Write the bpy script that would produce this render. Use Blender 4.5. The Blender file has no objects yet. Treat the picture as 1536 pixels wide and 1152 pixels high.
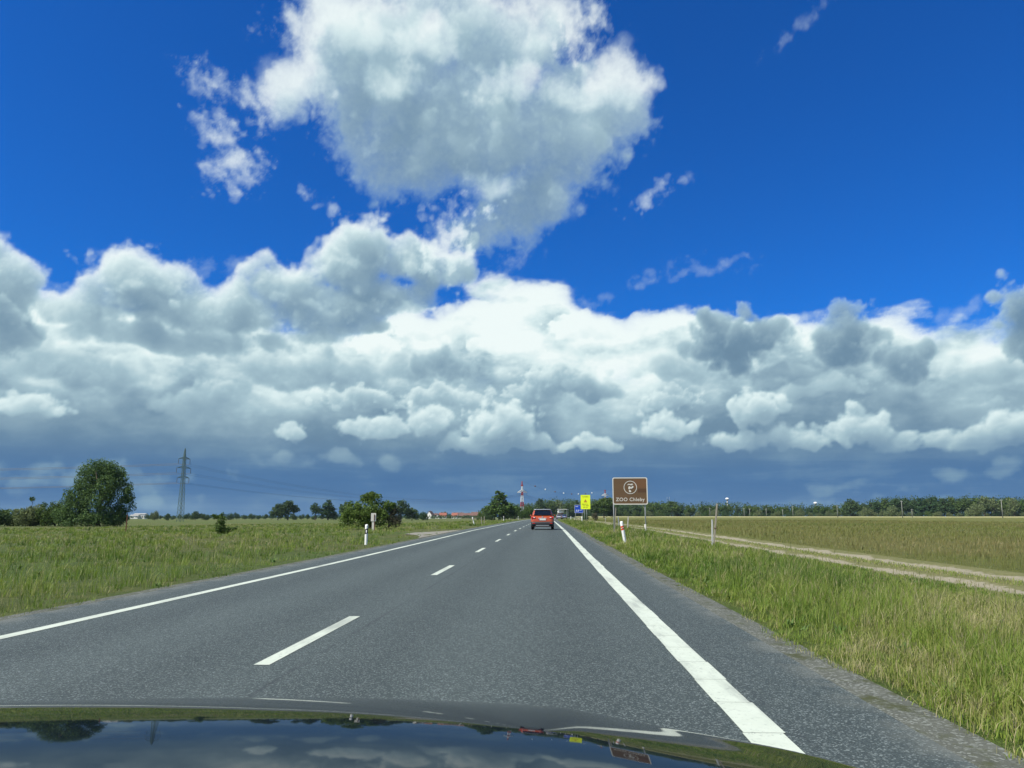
import bpy, bmesh, math, random
import numpy as np
from mathutils import Vector, Matrix, Euler

S = bpy.context.scene
COL = S.collection
R = math.radians

# ------------------------------------------------------------------ camera
PITCH, YAW, CAM_H = 9.78, 2.64, 1.2
F_PX, CX, CY = 1154.0, 768.0, 576.0
cam_data = bpy.data.cameras.new('camera')
cam = bpy.data.objects.new('camera', cam_data)
COL.objects.link(cam)
cam.location = (0, 0, CAM_H)
cam.rotation_euler = (R(90 + PITCH), 0, R(YAW))
cam_data.sensor_width = 36
cam_data.lens = 36 * F_PX / 1536
cam_data.clip_start = 0.05
cam_data.clip_end = 20000
S.camera = cam

# ------------------------------------------------------------------ sun and exposure
SUN_EL, SUN_AZ = 50.0, -122.0           # behind the camera, to the left
sd = Vector((math.cos(R(SUN_EL)) * math.sin(R(SUN_AZ)), math.cos(R(SUN_EL)) * math.cos(R(SUN_AZ)), math.sin(R(SUN_EL))))
sun_data = bpy.data.lights.new('sun', 'SUN')
sun_data.energy = 4.9
sun_data.angle = R(0.53)
sun_data.color = (1.0, 0.95, 0.84)
sun = bpy.data.objects.new('sun', sun_data)
COL.objects.link(sun)
sun.rotation_euler = sd.to_track_quat('Z', 'Y').to_euler()
sun.location = (-60, -40, 90)

S.view_settings.view_transform = 'Standard'
S.view_settings.look = 'None'
S.view_settings.gamma = 1
EXPOSURE = .6                           # the photograph is exposed for the fields, not the sky
S.view_settings.exposure = EXPOSURE
GAIN = 2 ** EXPOSURE
S.view_settings.use_curve_mapping = False
S.cycles.use_adaptive_sampling = True
S.cycles.adaptive_threshold = 0.012
S.cycles.max_bounces = 6
S.cycles.transparent_max_bounces = 12
S.cycles.use_denoising = True
S.cycles.denoiser = 'OPENIMAGEDENOISE'
S.cycles.denoising_input_passes = 'RGB_ALBEDO_NORMAL'
S.cycles.denoising_prefilter = 'ACCURATE'

# ------------------------------------------------------------------ node helper
class G:
    """thin wrapper: every method adds one node and returns its output socket"""
    def __init__(s, tree): s.t = tree
    def put(s, sock, v):
        if isinstance(v, bpy.types.NodeSocket): s.t.links.new(v, sock)
        elif v is not None:
            if isinstance(v, tuple) and len(v) == 3 and sock.type == 'RGBA': v = v + (1,)
            sock.default_value = v
    def m(s, op, a, b=None, c=None, clamp=False):
        n = s.t.nodes.new('ShaderNodeMath'); n.operation = op; n.use_clamp = clamp
        for i, v in enumerate((a, b, c)): s.put(n.inputs[i], v)
        return n.outputs[0]
    def v(s, op, a, b=None):
        n = s.t.nodes.new('ShaderNodeVectorMath'); n.operation = op
        s.put(n.inputs[0], a)
        if b is not None: s.put(n.inputs[1], b)
        return n.outputs['Value'] if op in ('DOT_PRODUCT', 'LENGTH', 'DISTANCE') else n.outputs[0]
    def xyz(s, x, y, z):
        n = s.t.nodes.new('ShaderNodeCombineXYZ')
        for i, q in enumerate((x, y, z)): s.put(n.inputs[i], q)
        return n.outputs[0]
    def sep(s, v):
        n = s.t.nodes.new('ShaderNodeSeparateXYZ'); s.put(n.inputs[0], v); return n.outputs
    def noise(s, vec, scale, detail=4, rough=.55, dist=0, dim='3D'):
        n = s.t.nodes.new('ShaderNodeTexNoise'); n.noise_dimensions = dim
        s.put(n.inputs['Vector'], vec); s.put(n.inputs['Scale'], scale); s.put(n.inputs['Detail'], detail)
        s.put(n.inputs['Roughness'], rough); s.put(n.inputs['Distortion'], dist)
        return n.outputs[0]
    def voro(s, vec, scale, out='Distance', feat='F1'):
        n = s.t.nodes.new('ShaderNodeTexVoronoi'); n.feature = feat
        s.put(n.inputs['Vector'], vec); s.put(n.inputs['Scale'], scale)
        return n.outputs[out]
    def ss(s, x, a, b, lo=0., hi=1., typ='SMOOTHSTEP'):
        n = s.t.nodes.new('ShaderNodeMapRange'); n.interpolation_type = typ; n.clamp = True
        for k, q in zip(('Value', 'From Min', 'From Max', 'To Min', 'To Max'), (x, a, b, lo, hi)): s.put(n.inputs[k], q)
        return n.outputs[0]
    def mix(s, f, a, b, mode='MIX'):
        n = s.t.nodes.new('ShaderNodeMix'); n.data_type = 'RGBA'; n.blend_type = mode
        s.put(n.inputs[0], f); s.put(n.inputs[6], a); s.put(n.inputs[7], b)
        return n.outputs[2]
    def ramp(s, f, stops):
        n = s.t.nodes.new('ShaderNodeValToRGB'); e = n.color_ramp.elements
        e[0].position, e[0].color = stops[0][0], stops[0][1] + (1,)
        e[1].position, e[1].color = stops[-1][0], stops[-1][1] + (1,)
        for p, c in stops[1:-1]:
            q = e.new(p); q.color = c + (1,)
        s.put(n.inputs[0], f)
        return n.outputs[0]
    def attr(s, name, out='Fac'):
        n = s.t.nodes.new('ShaderNodeAttribute'); n.attribute_name = name
        return n.outputs[out]
    def geo(s, out='Position'): return s.t.nodes.new('ShaderNodeNewGeometry').outputs[out]
    def obj(s): return s.t.nodes.new('ShaderNodeTexCoord').outputs['Object']
    def bump(s, h, strength=.3, dist=.01):
        n = s.t.nodes.new('ShaderNodeBump'); s.put(n.inputs['Height'], h)
        n.inputs['Strength'].default_value = strength; n.inputs['Distance'].default_value = dist
        return n.outputs[0]

def srgb(*c):
    return tuple(((v / 255 + .055) / 1.055) ** 2.4 if v > 10 else v / 255 / 12.92 for v in c)

# ------------------------------------------------------------------ sky light (world)
world = bpy.data.worlds.new('World')
S.world = world
world.use_nodes = True
WT = world.node_tree
WT.nodes.clear()
SKY_STRENGTH = .1 / GAIN
SKY_TINT = (.095, .58, 1.34)             # the deep blue of a tinted windscreen

def open_sky(g, vec):
    n = g.t.nodes.new('ShaderNodeTexSky'); n.sky_type = 'NISHITA'; n.sun_disc = False
    n.sun_elevation = R(SUN_EL); n.sun_rotation = R(SUN_AZ)
    n.air_density = 1.0; n.dust_density = .3; n.ozone_density = 3.0
    g.put(n.inputs[0], vec) if n.inputs else None
    return g.mix(1.0, n.outputs[0], SKY_TINT, 'MULTIPLY')

g = G(WT)
wdir = g.v('NORMALIZE', WT.nodes.new('ShaderNodeTexCoord').outputs['Generated'])
wx, wy, wz = g.sep(wdir)
wblue = open_sky(g, wdir)
# scattered fair-weather cloud all round, thickening to a bank low down
wq = g.v('DIVIDE', wdir, g.xyz(*[g.m('ADD', g.m('MAXIMUM', wz, 0.), .16)] * 3))
wn = g.noise(wq, .75, 7, .55)
wc = g.ss(g.m('ADD', wn, g.ss(wz, .30, .05, 0., .22)), .53, .66)
# the part of the sky in view carries its own clouds (the dome below)
waz = g.m('ABSOLUTE', g.m('ARCTAN2', wx, wy))
winframe = g.m('MULTIPLY', g.ss(waz, R(47), R(41)), g.ss(wz, .675, .61))
wc = g.m('MULTIPLY', wc, g.m('SUBTRACT', 1.0, winframe))
wcl = g.mix(g.ss(g.m('ADD', g.noise(wq, 1.6, 5, .5), wz), .45, .95), tuple(v / GAIN / SKY_STRENGTH for v in srgb(126, 154, 174)), tuple(v / GAIN / SKY_STRENGTH for v in srgb(222, 236, 238)))
bg = WT.nodes.new('ShaderNodeBackground'); bg.inputs['Strength'].default_value = SKY_STRENGTH
WT.links.new(g.mix(wc, wblue, wcl), bg.inputs[0])
WT.links.new(bg.outputs[0], WT.nodes.new('ShaderNodeOutputWorld').inputs[0])

# ------------------------------------------------------------------ sight lines of the photograph (for measuring positions)
CAM_ROT = cam.rotation_euler.to_matrix()
def sight(px, py=775):
    return (CAM_ROT @ Vector(((px - CX) / F_PX, -(py - CY) / F_PX, -1))).normalized()
def sky_angles(px, py):
    """azimuth (deg, + to the right of the road) and elevation"""
    d = sight(px, py)
    return math.degrees(math.atan2(d.x, d.y)), math.degrees(math.asin(d.z))
def across(px, dist):
    """lateral metres at a distance down the road"""
    d = sight(px)
    return d.x / d.y * dist
CLOUD_RAMP = [(.0, srgb(84, 112, 140)), (.26, srgb(112, 143, 166)), (.55, srgb(168, 196, 207)), (.8, srgb(216, 236, 238)), (1.0, srgb(240, 251, 250))]
STORM_RAMP = [(.0, srgb(64, 106, 154)), (.22, srgb(76, 117, 162)), (.42, srgb(118, 152, 178)), (.7, srgb(178, 204, 206)), (1.0, srgb(236, 242, 226))]
# ------------------------------------------------------------------ clouds: small volumes marched once into cover + light
SKY_AZ, SKY_EL, SKY_STEP = (-48.0, 46.0), (-1.5, 42.5), 0.1
NA = int(round((SKY_AZ[1] - SKY_AZ[0]) / SKY_STEP)) + 1
NE = int(round((SKY_EL[1] - SKY_EL[0]) / SKY_STEP)) + 1
AZ = np.linspace(SKY_AZ[0], SKY_AZ[1], NA, dtype=np.float32)
EL = np.linspace(SKY_EL[0], SKY_EL[1], NE, dtype=np.float32)
cover = np.zeros((NE, NA), np.float32)
light = np.zeros((NE, NA), np.float32)

def ell(px, py, rx, ry, rot=0, w=1.0, dz=0.0):
    a0, e0 = sky_angles(px, py)
    a1, _ = sky_angles(px + rx, py)
    _, e1 = sky_angles(px, py - ry)
    return (a0, e0, abs(a1 - a0), abs(e1 - e0), rot, w, dz)

def octaves(shape, steps, f0, n, seed, gain, bill, nlow=None):
    rng = np.random.default_rng(seed)
    white = np.fft.rfftn(rng.standard_normal(shape, dtype=np.float32))
    k = np.sqrt((np.fft.fftfreq(shape[0], steps[0])[:, None, None]) ** 2 + (np.fft.fftfreq(shape[1], steps[1])[None, :, None]) ** 2
                + (np.fft.rfftfreq(shape[2], steps[2])[None, None, :]) ** 2).astype(np.float32)
    lk = np.log2(np.maximum(k, 1e-6))
    out = np.zeros(shape, np.float32)
    a = 1.0
    for i in range(n):
        band = np.exp(-((lk - math.log2(f0 * 2 ** i)) / .55) ** 2).astype(np.float32)
        q = np.fft.irfftn(white * band, s=shape, axes=(0, 1, 2)).astype(np.float32)
        q /= q.std() + 1e-9
        out += a * (bill * (np.abs(q) - .8) * 1.3 + (1 - bill) * q)
        a *= gain
        if nlow is not None and i == nlow - 1: low = out.copy()
    return out if nlow is None else (out, low)

def cloud_layer(blobs, f0, amp, seed, sigma=1.1, dz=.3, depth=1.0, gain=.55, bill=.7, noct=6, k=.25, sun=1.0, amb=(.30, .16), soft=.35, top=None, opac=1.0, pad=3.0, flat=0.0, warpamp=.4, lean=.6, lk=1.0, shade=None, streak=0.0, smooth=.55, thin=.22, nlow=3, aniso=1.0, blur=.5, blur_mix=.35):
    """density = blobs + billowing octaves; sunlight swept down the rows; front-to-back sum along depth"""
    global cover, light
    if top is None:
        lo = [min(b[0] - max(b[2], b[3]) for b in blobs) - pad, min(b[1] - max(b[2], b[3]) for b in blobs) - pad]
        hi = [max(b[0] + max(b[2], b[3]) for b in blobs) + pad, max(b[1] + max(b[2], b[3]) for b in blobs) + pad]
        rz = max(min(b[2], b[3]) for b in blobs) * depth
    else:
        lo, hi = [SKY_AZ[0], SKY_EL[0]], [SKY_AZ[1], 27.0]; rz = depth
    i0, i1 = max(0, int((lo[0] - SKY_AZ[0]) / SKY_STEP)), min(NA, int((hi[0] - SKY_AZ[0]) / SKY_STEP) + 1)
    j0, j1 = max(0, int((lo[1] - SKY_EL[0]) / SKY_STEP)), min(NE, int((hi[1] - SKY_EL[0]) / SKY_STEP) + 1)
    a, e = AZ[i0:i1], EL[j0:j1]
    nz = max(10, int(2.4 * rz / dz))
    z = ((np.arange(nz) - nz / 2 + .5) * dz).astype(np.float32)
    shape = (len(e), nz, len(a))
    N, NL = octaves(shape, (SKY_STEP, dz, SKY_STEP / aniso), f0, noct, seed, gain, bill, nlow)
    A, E, Z = a[None, None, :], e[:, None, None], z[None, :, None]
    # gentle low-frequency bending of the outlines
    rng = np.random.default_rng(seed + 99)
    ph = rng.uniform(0, 6.28, 8)
    wa = warpamp * .35 / f0
    Aw = A + wa * .5 * (np.sin(E * f0 * 3.1 + ph[0]) + .6 * np.sin(E * f0 * 7.3 + A * f0 * 2 + ph[1]))
    Ew = E + wa * .5 * (np.sin(A * f0 * 2.7 + ph[2]) + .6 * np.sin(A * f0 * 6.1 - E * f0 * 3 + ph[3]))
    if top is not None:
        tp = np.interp(a, [q[0] for q in top], [q[1] for q in top]).astype(np.float32)[None, None, :]
        F = np.minimum((tp - Ew) / 1.4, 1.0) - (Z / rz) ** 2 * 1.1 + 1.2 * np.clip((9.5 - E) / 5, 0, 1)
        F = np.broadcast_to(F, shape).astype(np.float32).copy()
    else:
        F = np.full(shape, -9, np.float32)
        for a0, e0, ra, rb, rot, w, dzz in blobs:
            c, s = math.cos(R(rot)), math.sin(R(rot))
            x = (c * (Aw - a0) + s * (Ew - e0)) / ra
            y = (-s * (Aw - a0) + c * (Ew - e0)) / rb
            if flat: y = np.where(y < 0, y * (1 + flat), y)
            f = w * (1 - x * x - y * y - ((Z - dzz) / (min(ra, rb) * depth)) ** 2)
            h = np.clip(.5 + .5 * (f - F) / k, 0, 1)
            F = F * (1 - h) + f * h + k * h * (1 - h)
    D = F + amp * N
    D = np.clip(D / soft, 0, 1); D = D * D * (3 - 2 * D)
    D *= sigma
    DL = np.clip((F + amp * NL) / soft, 0, 1) * sigma
    DL = smooth * DL + (1 - smooth) * D
    # sunlight: sweep the rows from the top down, drifting right and away
    tau = np.zeros(shape, np.float32)
    up = np.zeros(shape, np.float32)
    run = np.zeros((nz, len(a)), np.float32); runv = np.zeros((nz, len(a)), np.float32)
    fz = lean * SKY_STEP / dz
    for j in range(len(e) - 1, -1, -1):
        tau[j] = run + .5 * DL[j] * SKY_STEP * 1.25 * lk; up[j] = runv
        run = run + DL[j] * SKY_STEP * 1.25 * lk
        runv = (runv + DL[j] * SKY_STEP) * .985
        run = .5 * run + .5 * np.roll(run, 1, 1); run[:, 0] = run[:, 1]
        r2 = np.roll(run, 1, 0); r2[0] = 0
        run = (1 - fz) * run + fz * r2
    if shade is not None:
        q = np.clip((e - shade[0]) / (shade[1] - shade[0]), 0, 1); q = shade[2] + (1 - shade[2]) * q * q * (3 - 2 * q)
        if streak:
            M = octaves((len(e), 8, len(a)), (SKY_STEP * 2.2, 1.0, SKY_STEP), .12, 6, seed + 5, .6, .2)[:, 0]
            M2 = octaves((len(e), 8, len(a)), (SKY_STEP * 1.3, 1.0, SKY_STEP), .09, 4, seed + 6, .6, .3)[:, 0]
            q = q[:, None] * np.clip(1 + streak * (.5 * M + .5 * M2), .25, 1.8)
        else: q = q[:, None]
        sun = sun * q[:, None, :]
        amb = (amb[0] * np.clip(q, .3, 1)[:, None, :], amb[1] * np.clip(q, .45, 1.)[:, None, :])
    src = sun * (.52 * np.exp(-1.5 * tau) + .30 * np.exp(-.42 * tau) + .18 * np.exp(-.12 * tau)) + amb[0] * np.exp(-.5 * up) + amb[1]
    od = D * dz
    T = np.exp(-(np.cumsum(od, 1) - od)) * (1 - np.exp(-od))
    src = src + thin * np.exp(-.55 * od.sum(1))[:, None, :]
    al = T.sum(1); li = (T * src).sum(1)
    # light spreads sideways inside a cloud
    k_ = max(1, int(blur / SKY_STEP))
    def spread_(q):
        for _ in range(2):
            for ax in (0, 1):
                c_ = np.cumsum(np.concatenate([np.repeat(np.take(q, [0], ax), k_ + 1, ax), q, np.repeat(np.take(q, [-1], ax), k_, ax)], ax), ax)
                n_ = q.shape[ax]
                q = (np.take(c_, np.arange(2 * k_ + 1, 2 * k_ + 1 + n_), ax) - np.take(c_, np.arange(n_), ax)) / (2 * k_ + 1)
        return q
    li = (1 - blur_mix) * li + blur_mix * al * spread_(li) / np.maximum(spread_(al), 1e-4)
    al2 = al * opac
    li = li * opac
    cover[j0:j1, i0:i1] = cover[j0:j1, i0:i1] * (1 - al2) + al2
    light[j0:j1, i0:i1] = light[j0:j1, i0:i1] * (1 - al2) + li
BANK = [sky_angles(x, y) for x, y in [(-700, 440), (-250, 430), (0, 432), (60, 440), (140, 440), (300, 450), (500, 500), (640, 470), (700, 440), (790, 426), (850, 436), (920, 472), (1000, 470), (1050, 474), (1110, 474), (1200, 482), (1330, 484), (1420, 484), (1536, 480), (1800, 470), (2300, 480)]]
# thin wisps high up
cloud_layer([ell(1215, 20, 55, 9, 28, .35), ell(1060, 402, 60, 10, 8), ell(985, 412, 60, 11, 20), ell(895, 450, 40, 8, 12), ell(70, 430, 80, 10, 0), ell(1115, 405, 30, 8, 0), ell(740, 412, 50, 14, 30, .8), ell(300, 400, 20, 16), ell(352, 405, 18, 20), ell(1440, 470, 40, 16, 30)],
            .55, .6, 21, sigma=.7, dz=.25, depth=1.2, gain=.62, bill=.1, soft=1.8, amb=(.3, .4), noct=6, opac=.38, pad=2)
# the long bank behind, fibrous along its upper edge
cloud_layer(None, .20, .34, 3, sigma=1.5, dz=.4, depth=4., top=BANK, noct=7, gain=.60, bill=.25, amb=(.18, .24), sun=.78, soft=1.0, lean=2.4, lk=.5, shade=(3.0, 15., .16), streak=.34, aniso=2.4)
# hard bright heads standing in it
cloud_layer([ell(965, 486, 66, 20), ell(1012, 482, 36, 16), ell(868, 492, 52, 24), ell(905, 500, 60, 20), ell(760, 520, 60, 20), ell(1155, 492, 50, 16), ell(640, 500, 60, 26), ell(570, 520, 50, 24), ell(700, 470, 60, 22)],
            .5, .34, 17, sigma=1.5, dz=.25, depth=1.0, amb=(.2, .34), flat=.6, gain=.55, bill=.65, soft=.6, lk=1.0, sun=.95, thin=.2, opac=.9)
cloud_layer([ell(90, 712, 240, 22), ell(1490, 703, 90, 14), ell(1380, 742, 150, 10), ell(260, 752, 120, 10), ell(1250, 730, 90, 8), ell(520, 690, 140, 12)],
            .3, .5, 33, sigma=.5, dz=.3, depth=1.5, amb=(.2, .34), sun=.4, gain=.55, bill=.2, soft=1.6, opac=.42, noct=6)
# middle heads in front of the bank, half shaded
cloud_layer([ell(120, 560, 150, 44), ell(330, 598, 70, 32), ell(290, 618, 60, 24), ell(470, 568, 110, 46), ell(400, 560, 60, 40), ell(600, 560, 60, 30), ell(1010, 555, 100, 30), ell(1480, 560, 80, 28), ell(1230, 585, 100, 22), ell(40, 606, 110, 26)],
            .38, .36, 15, sigma=1.1, dz=.25, depth=1.0, amb=(.10, .13), flat=1.0, gain=.54, bill=.6, soft=.7, lk=3.2, sun=.72, opac=.85, thin=.2)
cloud_layer([ell(850, 576, 70, 34), ell(900, 590, 50, 22), ell(800, 592, 60, 18), ell(1000, 605, 46, 24), ell(660, 600, 70, 22), ell(540, 605, 60, 26)],
            .5, .34, 16, sigma=1.6, dz=.25, depth=1.1, amb=(.10, .14), flat=1.0, gain=.54, bill=.6, soft=.6, lk=3.4, sun=.95, opac=.95, thin=.2)
# bright rows along the base
cloud_layer([ell(750, 646, 62, 42), ell(715, 672, 60, 18), ell(790, 668, 36, 20), ell(845, 672, 26, 12), ell(896, 668, 44, 18), ell(1130, 618, 42, 36), ell(1110, 664, 60, 20), ell(1195, 660, 70, 26), ell(1290, 650, 60, 36), ell(1345, 668, 50, 20), ell(1440, 664, 80, 24), ell(1520, 650, 60, 36), ell(570, 645, 60, 26), ell(640, 636, 40, 30),
             ell(440, 650, 26, 20), ell(40, 612, 70, 24), ell(1000, 645, 50, 28)],
            .5, .36, 5, sigma=1.6, dz=.25, depth=1.2, amb=(.13, .19), flat=.7, gain=.5, bill=.6, soft=.8, lk=2.6, sun=1.0, opac=.86, shade=(2., 8, .7))
# shaded scud in front
cloud_layer([ell(665, 550, 62, 28), ell(1360, 546, 48, 42), ell(1262, 505, 66, 46, 20), ell(1090, 510, 80, 50), ell(1545, 485, 62, 70), ell(1190, 560, 70, 16), ell(1450, 615, 60, 14), ell(14, 490, 50, 52), ell(1340, 600, 60, 14), ell(1160, 500, 50, 24)],
            .36, .36, 6, sigma=1.5, sun=.66, amb=(.06, .10), gain=.56, soft=.7, lk=3.6, bill=.55, depth=.8, thin=.18)
# left heads
cloud_layer([ell(215, 440, 100, 68), ell(120, 460, 90, 40), ell(330, 470, 140, 52), ell(440, 440, 90, 50), ell(535, 392, 68, 66), ell(625, 395, 62, 48), ell(520, 465, 140, 52, 12), ell(18, 410, 50, 50), ell(-40, 440, 90, 90), ell(685, 400, 42, 40), ell(250, 510, 210, 30)],
            .26, .34, 7, sigma=1.0, amb=(.11, .14), flat=.3, gain=.55, bill=.6, soft=.55, lk=3.0, sun=1.08)
# the big cloud overhead
cloud_layer([ell(560, 85, 150, 130), ell(720, 60, 170, 105), ell(690, 190, 210, 115), ell(850, 185, 125, 100), ell(925, 150, 66, 84), ell(600, 245, 105, 62), ell(790, 295, 105, 74, 20), ell(715, 350, 90, 36, 15), ell(435, 145, 60, 56), ell(640, -10, 150, 70), ell(820, 40, 58, 62), ell(500, 30, 60, 80)],
            .22, .27, 12, sigma=.42, dz=.5, depth=.8, noct=8, amb=(.06, .05), gain=.62, bill=.5, soft=.65, lk=3.0, k=.3, warpamp=.35, sun=1.55, lean=.2, smooth=.9, thin=.48, nlow=2, blur=.9, blur_mix=.55)
# sunlit billows swelling out of its near side
cloud_layer([ell(445, 125, 62, 52), ell(765, 130, 90, 46), ell(925, 128, 62, 58), ell(520, 45, 64, 60), ell(850, 150, 60, 40), ell(640, 70, 70, 50), ell(745, 280, 56, 32), ell(590, 130, 60, 40)],
            .26, .30, 51, sigma=.55, dz=.4, depth=.8, noct=8, amb=(.10, .20), gain=.60, bill=.6, soft=1.3, lk=1.3, sun=1.2, flat=.5, thin=.2, blur=.5, blur_mix=.45, opac=.62)
# ragged scraps torn off it
cloud_layer([ell(310, 120, 44, 26, -10, .8), ell(370, 150, 50, 24, -30, .7), ell(330, 195, 40, 30, -30, .8), ell(350, 250, 48, 38, 0, .9), ell(985, 292, 46, 15, 25, .7), ell(1000, 268, 20, 8, 20, .6), ell(668, 368, 40, 30, 20, .9), ell(875, 40, 30, 40, 0, .5), ell(480, 305, 30, 12, -20, .4), ell(680, 320, 40, 18, 0, .4)],
            .5, .5, 41, sigma=.6, dz=.3, depth=1.0, noct=6, amb=(.2, .3), gain=.6, bill=.3, soft=1.3, lk=1.0, opac=.85)
verts = np.empty((NE * NA, 3), np.float32)
ea, aa = np.meshgrid(np.radians(EL), np.radians(AZ), indexing='ij')
DOME_R = 6000.0
verts[:, 0] = (DOME_R * np.cos(ea) * np.sin(aa)).ravel()
verts[:, 1] = (DOME_R * np.cos(ea) * np.cos(aa)).ravel()
verts[:, 2] = (DOME_R * np.sin(ea)).ravel() + CAM_H
ii = np.arange(NE * NA, dtype=np.int32).reshape(NE, NA)
quads = np.stack([ii[:-1, :-1], ii[1:, :-1], ii[1:, 1:], ii[:-1, 1:]], -1).reshape(-1, 4)

def mesh_np(name, v, faces, smooth=True):
    """mesh from arrays; faces is (n,3) or (n,4)"""
    me = bpy.data.meshes.new(name)
    n, k = faces.shape
    me.vertices.add(len(v)); me.vertices.foreach_set('co', np.ascontiguousarray(v, np.float32).ravel())
    me.loops.add(n * k); me.loops.foreach_set('vertex_index', np.ascontiguousarray(faces, np.int32).ravel())
    me.polygons.add(n); me.polygons.foreach_set('loop_start', np.arange(0, n * k, k, dtype=np.int32))
    me.polygons.foreach_set('use_smooth', np.full(n, smooth))
    me.update(calc_edges=True)
    return me
def attr_np(me, name, vals, domain='POINT'):
    a = me.attributes.new(name, 'FLOAT', domain)
    a.data.foreach_set('value', np.ascontiguousarray(vals, np.float32).ravel())

def new_mat(name):
    m = bpy.data.materials.new(name); m.use_nodes = True
    m.node_tree.nodes.clear()
    return m, G(m.node_tree)
def out_surface(m, shader):
    o = m.node_tree.nodes.new('ShaderNodeOutputMaterial')
    m.node_tree.links.new(shader, o.inputs[0])

edge = np.clip((AZ - SKY_AZ[0]) / 6, 0, 1) * np.clip((SKY_AZ[1] - AZ) / 6, 0, 1)
edge_e = np.clip((SKY_EL[1] - EL) / 4.5, 0, 1)
cover *= edge[None, :] * edge_e[:, None]
light *= edge[None, :] * edge_e[:, None]
dome_me = mesh_np('sky', verts, quads)
attr_np(dome_me, 'cover', cover)
attr_np(dome_me, 'sunlit', light / np.maximum(cover, 1e-3))
m, g = new_mat('cloudy_sky')
pos = g.v('NORMALIZE', g.geo())
elev = g.m('MULTIPLY', g.m('ARCSINE', g.sep(pos)[2]), 180 / math.pi)
cv, lt = g.attr('cover'), g.attr('sunlit')
bands = g.noise(g.xyz(g.m('MULTIPLY', g.m('ARCTAN2', g.sep(pos)[0], g.sep(pos)[1]), 4.), g.m('MULTIPLY', elev, .75), 0.), 1.0, 6, .58, .6)
fine = g.m('SUBTRACT', g.noise(pos, 120, 4, .6), .5)
cv = g.m('ADD', cv, g.m('MULTIPLY', g.m('MULTIPLY', fine, 1.5), g.m('MULTIPLY', cv, g.m('SUBTRACT', 1., cv))), clamp=True)
lt = g.m('ADD', lt, g.m('MULTIPLY', fine, .035))
high = g.ramp(lt, CLOUD_RAMP)
low = g.ramp(g.m('ADD', lt, g.m('MULTIPLY', g.m('SUBTRACT', bands, .5), .45), clamp=True), STORM_RAMP)
colr = g.mix(g.ss(elev, 2.2, 6.6), low, high)
colr = g.mix(g.ss(cv, .75, .15, 0., .45), colr, srgb(168, 208, 238))
em = m.node_tree.nodes.new('ShaderNodeEmission'); g.put(em.inputs[0], colr); em.inputs[1].default_value = 1 / GAIN
tr = m.node_tree.nodes.new('ShaderNodeBsdfTransparent')
mx = m.node_tree.nodes.new('ShaderNodeMixShader')
g.put(mx.inputs[0], cv); m.node_tree.links.new(tr.outputs[0], mx.inputs[1]); m.node_tree.links.new(em.outputs[0], mx.inputs[2])
out_surface(m, mx.outputs[0])
m.cycles.emission_sampling = 'NONE'
dome_me.materials.append(m)
dome = bpy.data.objects.new('sky', dome_me); COL.objects.link(dome)
dome['kind'] = 'structure'
# ------------------------------------------------------------------ shape of the land
YR = np.unique(np.concatenate([np.arange(-30, 3, 3.), np.arange(3, 60, 1.5), np.arange(60, 200, 5.), np.arange(200, 800, 25.), np.arange(800, 3001, 100.)]))
_zt = [(-30, 0), (8, 0), (20, .02), (38, .10), (57, .20), (90, .25), (137, .29), (240, .36), (400, .50), (560, .68), (800, .88), (1500, 1.02), (3000, 1.05)]
ZR = np.interp(YR, [q[0] for q in _zt], [q[1] for q in _zt])
for _ in range(3): ZR[1:-1] = .25 * ZR[:-2] + .5 * ZR[1:-1] + .25 * ZR[2:]
CR = np.where(YR > 180, (YR - 180) ** 2 / 6560, 0.0)
_zl = [(-30, 0), (20, 0), (60, -.12), (130, -.35), (300, -.75), (500, -.95), (900, -1.3), (3000, -1.6)]
ZL = np.interp(YR, [q[0] for q in _zl], [q[1] for q in _zl])

def road_z(y): return np.interp(y, YR, ZR)
def bend(y): return np.interp(y, YR, CR)
def ground_z(x, y):
    """height of the ground; x is the true lateral position"""
    u = x - bend(y)
    t = np.clip((-u - 8.0) / 30.0, 0, 1); t = t * t * (3 - 2 * t)
    return road_z(y) * (1 - t) + np.interp(y, YR, ZL) * t

def strip(name, cols, y0, y1, mat, lift=0.0, rough=None, rows=None, kind='structure', parent=None):
    """a sheet between the lateral columns cols (measured from the road axis), following bend and slope"""
    ys = YR[(YR > y0 + 1e-6) & (YR < y1 - 1e-6)]
    ys = np.concatenate([[y0], ys, [y1]])
    if rows is not None: ys = np.unique(np.concatenate([ys, rows]))
    cols = np.asarray(cols, float)
    X = cols[None, :] + bend(ys)[:, None]
    Y = np.repeat(ys[:, None], len(cols), 1)
    Zz = ground_z(X, Y) + lift
    if rough is not None: X, Zz = rough(X, Y, Zz)
    v = np.stack([X, Y, Zz], -1).reshape(-1, 3)
    n, k = X.shape
    q = np.arange(n * k).reshape(n, k)
    f = np.stack([q[:-1, :-1], q[:-1, 1:], q[1:, 1:], q[1:, :-1]], -1).reshape(-1, 4)
    me = mesh_np(name, v, f)
    uv = me.uv_layers.new(name='UVMap')
    uvs = np.stack([np.repeat(cols[None, :], n, 0), Y], -1).reshape(-1, 2)[f.ravel()]
    uv.data.foreach_set('uv', uvs.astype(np.float32).ravel())
    me.materials.append(mat)
    o = bpy.data.objects.new(name, me); COL.objects.link(o)
    if parent: o.parent = parent
    elif kind: o['kind'] = kind
    return o

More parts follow.
